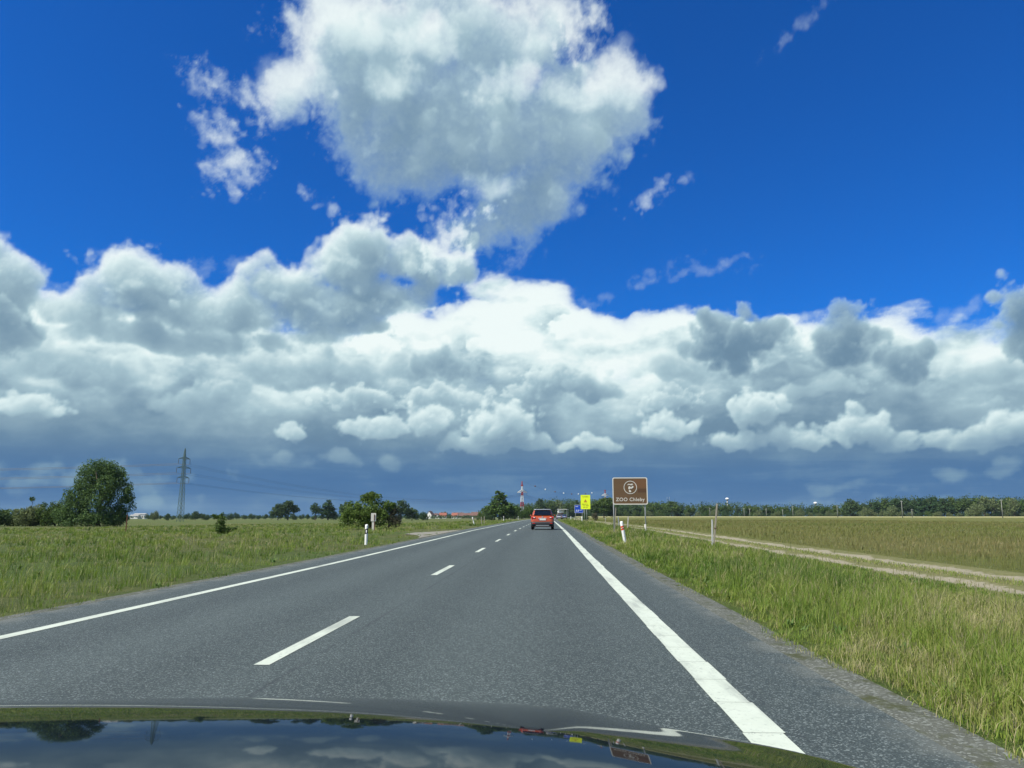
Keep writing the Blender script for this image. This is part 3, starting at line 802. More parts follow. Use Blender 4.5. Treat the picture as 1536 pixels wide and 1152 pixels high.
def clumped(lobes, k, seed, q=.42):
    """smaller boughs budding from every lobe, so the outline is knobbly"""
    r = np.random.default_rng(seed); out = [tuple(l[:3]) + tuple(v * .86 for v in l[3:]) for l in lobes]
    for l in lobes:
        for _ in range(k):
            d = r.normal(0, 1, 3); d /= np.linalg.norm(d); d[2] = d[2] if d[2] > -.5 else -d[2]
            s = q * r.uniform(.6, 1.15)
            out.append((l[0] + d[0] * l[3] * .85, l[1] + d[1] * l[4] * .85, max(.2, l[2] + d[2] * l[5] * .85), l[3] * s, l[4] * s, l[5] * s))
    return out
def leaf_cloud(lobes, n, size, seed, inner=.55, flat=.35, droop=0.0):
    """leaf sprays scattered through ellipsoid lobes (cx,cy,cz,rx,ry,rz), thickest near the outside"""
    r = np.random.default_rng(seed)
    L = np.array(lobes, float)
    wt = (L[:, 3] * L[:, 4] + L[:, 3] * L[:, 5] + L[:, 4] * L[:, 5]); wt /= wt.sum()
    k = r.choice(len(L), n, p=wt)
    d = r.normal(0, 1, (n, 3)); d /= np.linalg.norm(d, axis=1, keepdims=True)
    rad = (inner + (1 - inner) * r.uniform(0, 1, n) ** .6)
    # clumps: bulge the shell so the outline is broken and gaps open up
    ph = r.uniform(0, 6.28, (6,)); fr = r.uniform(2.5, 7., (6, 3))
    bul = sum(np.sin((d * fr[i]).sum(1) * 1.3 + ph[i] + k * 1.7) for i in range(6)) / 6
    rad *= 1 + .28 * bul
    keep = bul > -.36 + r.normal(0, .12, n)
    P_ = L[k, :3] + d * L[k, 3:6] * rad[:, None]
    P_[:, 2] -= droop * r.uniform(0, 1, n) * np.maximum(0, np.hypot(d[:, 0], d[:, 1]))
    P_, d, bul, rad = P_[keep], d[keep], bul[keep], rad[keep]
    lowok = P_[:, 2] > .05
    P_, d, bul, rad = P_[lowok], d[lowok], bul[lowok], rad[lowok]
    n = len(P_)
    nn = d + r.normal(0, .75, (n, 3)); nn /= np.linalg.norm(nn, axis=1, keepdims=True)
    t = np.cross(nn, r.normal(0, 1, (n, 3))); t /= np.linalg.norm(t, axis=1, keepdims=True)
    b = np.cross(nn, t)
    s = size * r.uniform(.5, 1.35, n)[:, None]
    V = np.stack([P_ - t * s, P_ + b * s * .55, P_ + t * s, P_ - b * s * .55], 1).reshape(-1, 3)
    q = (np.arange(n) * 4)[:, None] + np.array([0, 1, 2, 3])
    me = mesh_np('crown', V, q, False)
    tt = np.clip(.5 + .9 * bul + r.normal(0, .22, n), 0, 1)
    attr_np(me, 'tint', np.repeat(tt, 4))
    return me

def tubes(name, segs, sides=6):
    """tapered limbs: list of point/radius chains"""
    V, Fc = [], []
    for chain in segs:
        for i, (pt, rr) in enumerate(chain):
            pt = Vector(pt)
            a = Vector(chain[min(i + 1, len(chain) - 1)][0]) - Vector(chain[max(i - 1, 0)][0])
            a = a.normalized() if a.length > 1e-6 else Vector((0, 0, 1))
            e_ = a.orthogonal().normalized(); f_ = a.cross(e_)
            for s_ in range(sides):
                an = 2 * math.pi * s_ / sides
                V.append(pt + (e_ * math.cos(an) + f_ * math.sin(an)) * rr)
            if i:
                n0 = len(V) - 2 * sides
                for s_ in range(sides):
                    s2 = (s_ + 1) % sides
                    Fc.append((n0 + s_, n0 + s2, n0 + sides + s2, n0 + sides + s_))
        Fc.append(tuple(range(len(V) - sides, len(V))))
    me = bpy.data.meshes.new(name); me.from_pydata(V, [], Fc); me.update()
    for p_ in me.polygons: p_.use_smooth = True
    return me

def trunk_mesh(h, r0, seed, limbs=5, spread_=.5):
    r = random.Random(seed)
    top = (r.uniform(-.03, .03) * h, r.uniform(-.03, .03) * h, h * .75)
    ch = [[((0, 0, -.15), r0 * 1.35), ((0, 0, .06 * h), r0), ((top[0] * .5, top[1] * .5, .4 * h), r0 * .7), (top, r0 * .2)]]
    for i in range(limbs):
        t = r.uniform(.25, .6); a = i * 2.4 + r.uniform(-.4, .4); L_ = h * spread_ * r.uniform(.5, .9)
        z0 = h * t; c = t / .75
        p0 = (top[0] * c, top[1] * c, z0)
        p1 = (p0[0] + math.cos(a) * L_ * .5, p0[1] + math.sin(a) * L_ * .5, z0 + L_ * .45)
        p2 = (p0[0] + math.cos(a) * L_ * .8, p0[1] + math.sin(a) * L_ * .8, z0 + L_ * .95)
        ch.append([(p0, r0 * .45), (p1, r0 * .28), (p2, r0 * .08)])
    return tubes('trunk', ch, 6)

def lobes_round(h, w, seed, n=6, base=.12):
    r = random.Random(seed); out = [(0, 0, h * .56, w * .36, w * .36, h * .38)]
    for i in range(n):
        a = i * 6.28 / n + r.uniform(-.4, .4); q = r.uniform(.16, .30)
        zz = h * r.uniform(base + .2, .74); s = r.uniform(.20, .30)
        out.append((math.cos(a) * w * q, math.sin(a) * w * q, zz, w * s, w * s, h * s * .85))
    out.append((r.uniform(-.1, .1) * w, 0, h * .82, w * .2, w * .2, h * .17))
    return out
def lobes_tall(h, w, seed):
    r = random.Random(seed)
    return [(r.uniform(-.08, .08) * w, r.uniform(-.08, .08) * w, h * t, w * s, w * s, h * .17) for t, s in ((.22, .40), (.38, .48), (.54, .44), (.70, .33), (.85, .2))]
def lobes_bush(h, w, seed, n=7):
    r = random.Random(seed); out = [(0, 0, h * .48, w * .34, w * .34, h * .46)]
    for i in range(n):
        a = i * 6.28 / n + r.uniform(-.3, .3); q = r.uniform(.2, .33)
        s = r.uniform(.16, .26)
        out.append((math.cos(a) * w * q, math.sin(a) * w * q, h * r.uniform(.2, .55), w * s, w * s, h * s * 1.5))
    return out

# unit-size variants for the distant wood: every one 10 m high, scaled where it stands
VAR = {}
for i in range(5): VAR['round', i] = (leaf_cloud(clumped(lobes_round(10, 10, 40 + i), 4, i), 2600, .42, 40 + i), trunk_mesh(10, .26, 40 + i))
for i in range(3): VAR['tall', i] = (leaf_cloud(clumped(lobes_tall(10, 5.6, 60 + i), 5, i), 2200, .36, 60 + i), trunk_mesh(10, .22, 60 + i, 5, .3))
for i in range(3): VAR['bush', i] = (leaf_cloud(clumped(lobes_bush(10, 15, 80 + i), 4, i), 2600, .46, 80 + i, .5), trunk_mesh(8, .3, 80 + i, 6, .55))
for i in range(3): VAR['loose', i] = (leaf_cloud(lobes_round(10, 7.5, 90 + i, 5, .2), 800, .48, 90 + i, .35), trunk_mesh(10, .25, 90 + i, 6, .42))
LEAVES = {'green': m_leaf, 'dark': m_leaf_dark, 'grey': m_leaf_grey, 'dry': m_twig}
_crown_cache = {}
def tree_at(x, y, h, kind, var, leaf, label, group=None, name='tree', cat='tree', wide=1.0, rz=None, sink=0.0):
    key = (kind, var, leaf)
    if key not in _crown_cache:
        cm = VAR[kind, var][0].copy(); cm.materials.append(LEAVES[leaf]); _crown_cache[key] = cm
    tm = VAR[kind, var][1]
    if not tm.materials: tm.materials.append(m_bark)
    o = empty(name, (x, y, gz(x, y) - sink), random.Random(int(x * 7 + y)).uniform(0, 6.28) if rz is None else rz)
    s = h / 10
    o.scale = (s * wide, s * wide, s)
    tag(o, label, cat, group)
    put('crown', _crown_cache[key], o); put('trunk', tm, o)
    return o
def T(px, dist, top_px, *a, **k):
    """a tree at the sight line px, so many metres down the road, reaching the height seen at top_px"""
    x = across(px, dist); d3 = sight(px, top_px); t = dist / d3.y
    ztop = CAM_H + d3.z * t
    return tree_at(x, dist, max(.6, ztop - gz(x, dist)), *a, **k)
# ------------------------------------------------------------------ woods and single trees
rr = random.Random(77)
def lerp_tab(tab, x): return float(np.interp(x, [t[0] for t in tab], [t[1] for t in tab]))
TOPS_R = [(930, 750), (985, 752), (1010, 750), (1040, 757), (1065, 753), (1100, 752), (1130, 755), (1160, 756), (1200, 756), (1232, 757), (1262, 755), (1290, 753), (1310, 748), (1330, 746), (1370, 744.5), (1420, 744), (1450, 743), (1480, 744), (1536, 745), (1640, 745)]
def wood_y(px):
    """distance of the wood's front edge along the sight line px (it runs behind the pale strip)"""
    k = across(px, 1.0)
    return (640 + 22 * 285 / 618 + 34) / (1 + k * 285 / 618)
G_R = 'trees of the wood beyond the right-hand field'
L_R = {'green': 'mid green broadleaf tree in the even front of the wood beyond the brown field',
       'dark': 'dark green broadleaf tree in the ranks of the wood beyond the brown field',  # darker leaf green, dealt out at random along the wood
       'grey': 'grey-green willow bush at the foot of the wood beyond the brown field'}
wood_lobes, low_lobes = [], []
def far_lobe(px, d, top_py, w):
    x = across(px, d); t = d / sight(px, top_py).y; top = CAM_H + sight(px, top_py).z * t; z0 = gz(x, d)
    hh = (top - z0) / 2
    return (x, d, z0 + hh * .95, w, w * .8, hh * 1.08)
px = 972
while px < 1610:
    d0 = wood_y(px)
    for q in (0, 1):
        wood_lobes.append(far_lobe(px + rr.uniform(-3, 3), d0 + rr.uniform(34, 70), lerp_tab(TOPS_R, px) + rr.choice((rr.uniform(-1.2, 1.8), rr.uniform(-1., 3.), rr.uniform(-2.8, 0))), d0 * .0078 * rr.uniform(.8, 1.25)))
    low_lobes.append(far_lobe(px, d0 + rr.uniform(12, 16), 775.5 - rr.uniform(4.5, 8.5), d0 * .0075))
    px += rr.uniform(6, 9)
px = 976
while px < 1600:
    d0 = wood_y(px)
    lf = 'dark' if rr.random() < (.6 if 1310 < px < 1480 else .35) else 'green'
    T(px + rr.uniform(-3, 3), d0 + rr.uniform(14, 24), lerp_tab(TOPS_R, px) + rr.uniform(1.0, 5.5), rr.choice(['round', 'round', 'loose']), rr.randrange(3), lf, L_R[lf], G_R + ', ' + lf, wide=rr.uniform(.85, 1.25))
    px += rr.uniform(9, 13)
px = 974
while px < 1600:
    lf = rr.choice(['green', 'grey', 'grey', 'dark'])
    T(px, wood_y(px) + rr.uniform(2, 8), 775.5 - rr.uniform(6, 13), 'bush', rr.randrange(3), lf, L_R['grey'] if lf == 'grey' else L_R[lf], G_R + ', ' + lf, wide=rr.uniform(.7, 1.0))
    px += rr.uniform(11, 17)
# trees of that wood one can pick out
T(1276, wood_y(1276) - 2, 747.5, 'round', 1, 'dark', 'dark pointed tree standing taller than its neighbours in the wood')
T(1463, wood_y(1463) - 14, 754.5, 'bush', 0, 'grey', 'large round olive-green willow standing out before the dark wood', wide=.92)
T(1405, wood_y(1405) - 12, 767, 'bush', 1, 'grey', 'low rounded bush left of the large round willow')
T(1338, wood_y(1338) - 6, 756.5, 'bush', 2, 'grey', 'pale olive willow left of the tall utility pole before the dark wood', wide=.8)
T(1298, wood_y(1298) - 5, 760, 'bush', 0, 'grey', 'pale willow right of the dark pointed tree', wide=.8)
T(1166, wood_y(1166) - 4, 766, 'bush', 1, 'grey', 'small yellowish bush between utility poles at the edge of the wood', wide=.8)
T(1138, wood_y(1138) - 4, 763, 'bush', 2, 'grey', 'grey-green bush at the wood edge right of the first water tower', wide=.8)
for px, tp, v in ((1477, 741.5, 0), (1492, 745, 1), (1522, 744.5, 2)):
    T(px, wood_y(px) + 4, tp, 'loose', v, 'grey', {0: 'pale airy poplar poking above the wood right of the round willow', 1: 'pale airy tree left of the last utility pole', 2: 'pale airy tree at the right end of the wood'}[v], wide=.8)
T(1008, wood_y(1008) - 3, 751, 'round', 3, 'green', 'rounded green tree topping the wood just right of the brown sign', wide=1.1)

# the wood across the end of the road
G_C = 'trees of the wood at the end of the road'
L_C = {'green': 'mid green tree in the wood closing the end of the road', 'dark': 'dark green tree in the wood closing the end of the road', 'grey': 'olive tree in the wood closing the end of the road'}
TOPS_C = [(770, 757), (789, 754), (804, 753), (810, 749), (816, 746), (822, 749), (829, 745.5), (840, 747), (849, 746.5), (862, 748), (866, 751), (889, 746), (898, 749), (905, 747), (915, 749), (950, 752), (990, 753)]
px = 764
while px < 990:
    for q in (0, 1, 2):
        d0 = rr.uniform(745, 820)
        wood_lobes.append(far_lobe(px + rr.uniform(-2, 2), d0, lerp_tab(TOPS_C, px) + rr.uniform(-1.0, 2.2), 5.5 * rr.uniform(.8, 1.3)))
    if abs(across(px, 700) - bend(700)) > 12: low_lobes.append(far_lobe(px, 705 + rr.uniform(-4, 4), 775 - rr.uniform(4.5, 8.5), 5.5))
    px += rr.uniform(4.5, 7)
px = 766
while px < 985:
    dd = 700
    lf = rr.choice(['green', 'green', 'dark', 'grey'])
    if abs(across(px, dd) - bend(dd)) > 9:
        T(px + rr.uniform(-2, 2), dd + rr.uniform(-12, 12), lerp_tab(TOPS_C, px) + rr.uniform(2, 7), rr.choice(['round', 'round', 'loose']), rr.randrange(3), lf, L_C[lf], G_C + ', ' + lf, wide=rr.uniform(.85, 1.2))
    px += rr.uniform(6.5, 9.5)
for px in range(872, 916, 3):
    wood_lobes.append(far_lobe(px, rr.uniform(900, 960), 750 + rr.uniform(-1, 2), 7.5)); wood_lobes.append(far_lobe(px, rr.uniform(880, 900), 757 + rr.uniform(-2, 3), 7)); low_lobes.append(far_lobe(px, rr.uniform(870, 890), 767, 7))
def mass(name, lobes, n, size, seed, mat, label):
    cen = Vector((lobes[0][0], lobes[0][1], 0))
    me = leaf_cloud([(a_ - cen.x, b_ - cen.y, c_, d_, e_, f_) for a_, b_, c_, d_, e_, f_ in lobes], n, size, seed, .55)
    tag(put(name, me, None, mat, cen), label, None, None, 'stuff')
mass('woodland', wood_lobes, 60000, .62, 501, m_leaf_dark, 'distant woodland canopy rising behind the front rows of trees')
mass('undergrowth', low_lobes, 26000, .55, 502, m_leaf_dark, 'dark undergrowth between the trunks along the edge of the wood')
px = 768
while px < 985:
    if abs(across(px, 660) - bend(660)) > 12:
        T(px, 660 + rr.uniform(-10, 10), 775 - rr.uniform(7, 13), 'bush', rr.randrange(3), 'green', L_C['green'], G_C + ', green', wide=rr.uniform(.6, .8))
    px += rr.uniform(11, 15)
T(811, 690, 748, 'tall', 0, 'dark', 'dark narrow conifer rising above the wood just right of the red and white pylon', wide=1.3)
T(865, 690, 751, 'tall', 1, 'dark', 'dark pointed tree in the wood left of the yellow sign', wide=1.3)
T(906, 390, 746.5, 'round', 4, 'green', 'large dark green tree between the yellow sign and the brown sign', wide=1.25)
T(896, 400, 753, 'round', 2, 'dark', 'dense dark tree behind the posts of the yellow sign', wide=1.3)
T(918, 395, 757, 'bush', 1, 'dark', 'dark spreading bush left of the brown sign', wide=.8)
T(879, 150, 769, 'bush', 0, 'dark', 'low dark bush around the posts of the yellow sign', name='bush', cat='bush', wide=.6)
T(892.5, 118, 768, 'loose', 1, 'dry', 'small pale flowering sapling right of the yellow sign', name='sapling', cat='sapling')

# left of the road, near the red and white pylon
T(749, 318, 736.5, 'tall', 2, 'green', 'tall pointed green tree left of the near red and white pylon', wide=1.75)
T(742, 330, 752, 'round', 3, 'green', 'broad tree at the left foot of the tall pointed tree', wide=1.3)
T(762, 335, 755, 'round', 1, 'dark', 'rounded dark tree right of the tall pointed tree', wide=1.3)
T(772, 350, 757, 'round', 0, 'green', 'rounded green tree just left of the near red and white pylon', wide=1.4)
T(727, 345, 759.5, 'bush', 2, 'green', 'low spreading tree at the left end of the clump with the tall pointed tree', wide=.8)
T(793, 352, 757.5, 'bush', 1, 'green', 'low green tree right of the near pylon above the red car', wide=.8)
T(735, 322, 767, 'bush', 0, 'dark', 'dark low bush under the tall pointed tree', wide=.9)
T(757, 315, 766, 'bush', 2, 'dark', 'dark bush right under the tall pointed tree', wide=.9)
T(783, 345, 765, 'bush', 0, 'green', 'bush at the foot of the near red and white pylon', wide=.9)

# trees and hedges along the far side of the left meadow
for px, d, tp, kd, v, lf, lb, wd in (
    (417, 450, 755, 'round', 0, 'dark', 'smaller left half of the pair of dark clumped trees on the left horizon', 1.1),
    (432, 455, 751, 'round', 4, 'dark', 'taller right half of the pair of dark clumped trees on the left horizon', 1.25),
    (473, 460, 752.5, 'loose', 0, 'dark', 'leaning left tree of the slender pair on the left horizon', 1.0),
    (492, 462, 751, 'tall', 1, 'dark', 'upright right tree of the slender pair on the left horizon', 1.75),
    (519, 455, 752, 'round', 2, 'green', 'round-headed tree peeping out left behind the big shrub', .9),
    (601, 420, 749.5, 'round', 3, 'dark', 'tall round-headed tree just right of the big shrub', 1.0),
    (618, 425, 761, 'round', 1, 'green', 'lower round tree right of the tall round-headed tree', 1.35),
    (635, 440, 766, 'bush', 2, 'dark', 'dark low trees left of the village houses', .75),
    (232, 420, 765.5, 'bush', 1, 'grey', 'pale round willow left of the grey lattice pylon', .72),
    (250, 430, 772, 'bush', 0, 'dark', 'low bush between the pale willow and the lattice pylon', .7),
    (293, 430, 766.5, 'round', 0, 'dark', 'dark rounded tree just right of the lattice pylon', 1.2),
    (308, 432, 769.5, 'bush', 2, 'dark', 'lower dark bush right of the lattice pylon', .7)):
    T(px, d, tp, kd, v, lf, lb, wide=wd)
G_H = 'trees of the hedge along the far side of the left meadow'
px = -30
while px < 640:
    if not 196 < px < 214:
        d = rr.uniform(500, 560)
        T(px, d, 777.5 - rr.uniform(4, 8.5) - (2 if px > 330 and rr.random() < .3 else 0), rr.choice(['bush', 'bush', 'round']), rr.randrange(3), 'dark', 'low dark tree in the hedge along the horizon of the left meadow', G_H, wide=rr.uniform(.7, 1.1))
    px += rr.uniform(8, 13)
low_lobes = []
px = -40
while px < 735:
    if not 198 < px < 213: low_lobes.append(far_lobe(px, rr.uniform(570, 600), 777.2 - rr.uniform(2.0, 5.0), rr.uniform(4, 7)))
    px += rr.uniform(4, 7)
mass('hedge_bank', low_lobes, 16000, .5, 503, m_leaf_dark, 'dark continuous hedge along the horizon of the left meadow')
px = 640
while px < 735:
    T(px, 1120 + rr.uniform(-20, 60), 775 - rr.uniform(3.5, 8.5), rr.choice(['bush', 'round', 'round']), rr.randrange(3), 'dark', 'dark garden tree among the village houses', 'garden trees of the village', wide=rr.uniform(.8, 1.2))
    px += rr.uniform(5, 9)

# the great domed willow on the left
big_y = 118.0
s_ = big_y / 1154
bx = across(147, big_y)
o = tag(empty('tree', (bx, big_y, gz(bx, big_y))), 'huge dome-shaped willow tree alone at the left of the meadow', 'tree')
LB = [(0, 0, 6.2, 3.7, 3.4, 3.7), (-.5, 0, 8.2, 2.6, 2.4, 1.9), (1.0, .2, 8.3, 2.1, 2.0, 1.9), (3.3, -.2, 5.2, 1.9, 1.8, 2.3), (2.4, 0, 7.2, 1.7, 1.7, 1.8), (-2.4, .3, 6.4, 1.9, 1.9, 2.1), (-3.2, -.2, 4.6, 2.0, 1.9, 2.1),
      (-4.3, 0, 2.9, 2.0, 1.9, 2.3), (-5.4, .2, 1.7, 1.6, 1.6, 1.7), (-3.2, -.5, 2.0, 2.6, 2.2, 1.9), (0, -.6, 2.0, 2.8, 2.4, 1.9), (2.0, -.3, 2.2, 2.3, 2.2, 1.8), (3.9, .2, 3.4, 1.6, 1.5, 1.6), (2.9, .3, 1.0, 1.5, 1.4, .9), (.2, -1.6, 4.6, 2.6, 1.8, 2.4), (4.4, 0, 4.6, 1.1, 1.1, 1.4), (-2.0, -1.0, 1.0, 2.6, 2.0, 1.4), (.8, -1.2, 1.0, 2.6, 2.0, 1.4), (3.2, -.6, 1.2, 1.6, 1.6, 1.3), (-4.6, -.5, .9, 1.6, 1.5, 1.2), (-1.6, -1.2, 5.6, 1.8, 1.4, 1.6)]
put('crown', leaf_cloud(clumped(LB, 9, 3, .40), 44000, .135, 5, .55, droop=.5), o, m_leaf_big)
put('trunk', trunk_mesh(8.5, .42, 5, 7, .5), o, m_bark)
# bushes to its left
for i, (px, w_, h_, lb, lf) in enumerate(((-8, 5.5, 3.1, 'dark bush at the far left edge beside the paler bushes', m_leaf_dark), (22, 5.2, 3.3, 'dull green bush second from the left edge', m_leaf), (46, 4.4, 3.4, 'olive bush with a twig rising from its top', m_leaf_grey), (66, 4.6, 3.5, 'dull olive bush between the twiggy bush and the domed willow', m_leaf_grey), (84, 4.2, 4.2, 'sloping bush against the left skirt of the domed willow', m_leaf))):
    yy = 121.0 + (i % 2) * 3
    x_ = across(px, yy)
    b_ = tag(empty('bush', (x_, yy, gz(x_, yy))), lb, 'bush')
    put('crown', leaf_cloud(clumped(lobes_bush(h_, w_ * 1.25, 300 + i), 4, i), 5500, .14, 300 + i, .5), b_, lf)
    put('trunk', trunk_mesh(h_ * .9, .10, 300 + i, 6, .6), b_, m_bark)
    if i == 2:
        put('twig', tubes('twig', [[((0, 0, 2.6), .05), ((.05, 0, 3.6), .03), ((-.1, 0, 4.5), .015)], [((.05, 0, 3.6), .02), ((.4, .1, 4.2), .01)], [((0, 0, 3.8), .02), ((-.35, 0, 4.3), .01)]], 5), b_, m_bark)
        put('leaf_spray', leaf_cloud([(0, 0, 4.3, .5, .4, .35)], 160, .14, 310, .2), b_, m_leaf)
# small thorny sapling in the meadow
x_ = across(331, 47)
o = tag(empty('sapling', (x_, 47, gz(x_, 47))), 'small ragged sapling growing alone in the left meadow', 'sapling')
put('crown', leaf_cloud([(0, 0, .5, .34, .3, .42), (.1, 0, .95, .26, .22, .3), (-.28, 0, 1.15, .22, .16, .16), (.22, 0, .3, .5, .3, .22), (.75, 0, .42, .35, .15, .10), (.1, 0, 1.25, .16, .14, .14), (-.5, 0, 1.2, .14, .1, .08)], 1500, .06, 320, .35), o, m_leaf)
put('trunk', tubes('trunk', [[((0, 0, -.05), .035), ((.05, 0, .5), .025), ((.1, 0, 1.25), .008)], [((.05, 0, .6), .015), ((-.5, 0, 1.2), .005)], [((.03, 0, .25), .015), ((.95, 0, .48), .004)]], 5), o, m_bark)
# the big shrub by the road, with its bare grey twigs
x_ = across(553, 63)
o = tag(empty('shrub', (x_, 63, gz(x_, 63))), 'big sprawling green shrub behind the pale sign at the left roadside', 'shrub')
put('crown', leaf_cloud(clumped([(-.1, 0, 1.55, 1.15, 1.1, 1.25), (.35, 0, 2.35, .75, .7, .62), (-1.2, 0, 1.3, 1.0, .9, 1.0), (-1.9, -.1, .7, .65, .7, .65), (1.2, 0, 1.5, .85, .8, .85), (-.6, -.5, .8, 1.2, .8, .75), (.9, -.4, .8, .9, .7, .7), (-.35, 0, 2.55, .4, .4, .35), (1.7, 0, 1.9, .45, .45, .4)], 8, 4, .4), 15000, .075, 330, .5), o, m_leaf_shrub)
put('dry_spray', leaf_cloud([(1.95, .1, .95, .75, .6, .8), (2.3, 0, .6, .5, .5, .5), (2.1, 0, 1.5, .4, .4, .35)], 1300, .07, 331, .3), o, m_twig)['label'] = 'half bare greyish twigs at the right end'
ch = []
r5 = random.Random(8)
for k in range(26):
    a = r5.uniform(0, 6.28); q = r5.uniform(.6, 2.3); zt = r5.uniform(1.2, 2.9) * (1.1 - q * .25)
    p1 = (math.cos(a) * q * .45, math.sin(a) * q * .3, zt * .6); p2 = (math.cos(a) * q, math.sin(a) * q * .5, zt)
    ch.append([((math.cos(a) * .15, math.sin(a) * .15, -.05), .035), (p1, .02), (p2, .006)])
for k in range(14):
    xq = r5.uniform(1.6, 2.6); ch.append([((1.6, 0, .1), .018), ((xq, r5.uniform(-.4, .4), r5.uniform(.7, 1.3)), .010), ((xq + r5.uniform(-.1, .35), r5.uniform(-.5, .5), r5.uniform(1.2, 2.1)), .004)])
ch.append([((-.2, 0, 2.5), .012), ((-.45, 0, 2.95), .008), ((-.8, 0, 2.95), .003)])
put('stem', tubes('stem', ch, 4), o, simple('twig_bark', (.13, .105, .08), .9, .1))

# ------------------------------------------------------------------ mesh helpers for made things
def box_into(bm, c, s, rot=None, bevel=0.0):
    M = Matrix.Translation(c) @ (rot.to_4x4() if rot is not None else Matrix.Identity(4)) @ Matrix.Diagonal((s[0], s[1], s[2], 1))
    r_ = bmesh.ops.create_cube(bm, size=1, matrix=M)
    if bevel:
        ed = list({e for v in r_['verts'] for e in v.link_edges})
        bmesh.ops.bevel(bm, geom=ed, offset=bevel, segments=2, affect='EDGES', profile=.6)
def cyl_into(bm, a, b, r0, r1=None, n=12, caps=True):
    a, b = Vector(a), Vector(b); d = b - a
    M = Matrix.Translation((a + b) / 2) @ d.to_track_quat('Z', 'Y').to_matrix().to_4x4()
    bmesh.ops.create_cone(bm, cap_ends=caps, segments=n, radius1=r0, radius2=r0 if r1 is None else r1, depth=d.length, matrix=M)
def bar_into(bm, a, b, t):
    a, b = Vector(a), Vector(b); d = b - a
    M = Matrix.Translation((a + b) / 2) @ d.to_track_quat('Z', 'Y').to_matrix().to_4x4() @ Matrix.Diagonal((t, t, d.length, 1))
    bmesh.ops.create_cube(bm, size=1, matrix=M)
def fin(name, bm, mat, parent=None, smooth=False, loc=None):
    me = bpy.data.meshes.new(name); bm.to_mesh(me); bm.free()
    if smooth:
        for p_ in me.polygons: p_.use_smooth = True
    me.materials.append(mat)
    return put(name, me, parent, None, loc)
def B(): return bmesh.new()
def boxes(name, items, mat, parent=None, bevel=0.0):
    bm = B()
    for it in items: box_into(bm, it[0], it[1], it[2] if len(it) > 2 else None, bevel)
    return fin(name, bm, mat, parent)
def text_mesh(name, body, size, mat, parent, loc, thick=.003, bold=0.0):
    cu = bpy.data.curves.new('t', 'FONT'); cu.body = body; cu.size = size; cu.align_x = 'CENTER'; cu.align_y = 'CENTER'
    cu.extrude = thick; cu.offset = bold; cu.space_character = 1.10
    ob = bpy.data.objects.new('t', cu); COL.objects.link(ob)
    dg = bpy.context.evaluated_depsgraph_get()
    me = bpy.data.meshes.new_from_object(ob.evaluated_get(dg)); me.name = name
    bpy.data.objects.remove(ob)
    me.materials.clear(); me.materials.append(mat)
    o_ = put(name, me, parent); o_.location = loc; o_.rotation_euler = (R(90), 0, 0)
    return o_

m_white = simple('white_plastic', (.72, .73, .68), .5, .4, .10, 6)
m_black = simple('black_plastic', (.016, .016, .018), .5, .4)
m_orange = simple('orange_reflector', (.62, .07, .02), .35, .5)
m_steel = simple('galvanised_steel', (.34, .36, .35), .5, .4, .18, 5, Metallic=.35)
m_wood = simple('weathered_wood', (.27, .245, .19), .85, .15, .30, 9)
m_red = simple('red_paint', (.42, .035, .025), .5, .4)
m_wpaint = simple('white_paint', (.74, .75, .72), .5, .4, .06)
m_conc = simple('concrete', (.40, .39, .35), .85, .2, .15, 4)
m_rust = simple('rusty_iron', (.12, .050, .030), .8, .2, .3, 8)

# ------------------------------------------------------------------ signs
# brown tourist sign
SY = 46.0
sx0 = across(946, SY)
o = tag(empty('tourist_sign', (sx0, SY, gz(sx0, SY)), R(-3)), 'brown tourist sign with pale border reading ZOO Chleby on two posts', 'road sign')
base_z = gz(sx0, SY)
def h_at(py, d, px=822):
    v = sight(px, py); return CAM_H + v.z / v.y * d
zt, zb = h_at(716.5, SY) - base_z, h_at(757, SY) - base_z
W_, H_ = 2.04, zt - zb
zc = (zt + zb) / 2
m_brown, g = new_mat('brown_sheeting')
p = g.obj()
c = g.mix(g.noise(g.v('MULTIPLY', p, (.6, 1., 5.)), 1.6, 4, .6), (.105, .060, .026), (.135, .080, .036))
out_surface(m_brown, principled(m_brown, g, c, .45, None, .4))
m_brown2 = simple('brown_sheeting_patch', (.085, .042, .018), .45, .4, .12, 2)
m_bord = simple('pale_sheeting', (.58, .56, .48), .5, .4, .08)
def rounded(w, h, r_, n=6):
    pts = []
    for cx_, cz_, a0 in ((w / 2 - r_, h / 2 - r_, 0), (-w / 2 + r_, h / 2 - r_, 90), (-w / 2 + r_, -h / 2 + r_, 180), (w / 2 - r_, -h / 2 + r_, 270)):
        for k in range(n + 1):
            a = R(a0 + 90 * k / n); pts.append((cx_ + r_ * math.cos(a), cz_ + r_ * math.sin(a)))
    return pts
def plate(name, pts, y0, y1, mat, parent, z=0.0, x=0.0):
    """extruded outline standing upright, front face at y0"""
    n = len(pts)
    V = [(x + a, y0, z + b) for a, b in pts] + [(x + a, y1, z + b) for a, b in pts]
    F_ = [tuple(range(n)), tuple(range(2 * n - 1, n - 1, -1))] + [(i, n + i, n + (i + 1) % n, (i + 1) % n) for i in range(n)]
    me = bpy.data.meshes.new(name); me.from_pydata(V, [], F_); me.update()
    bm = B(); bm.from_mesh(me); bmesh.ops.recalc_face_normals(bm, faces=bm.faces); bm.to_mesh(me); bm.free()
    return put(name, me, parent, mat)
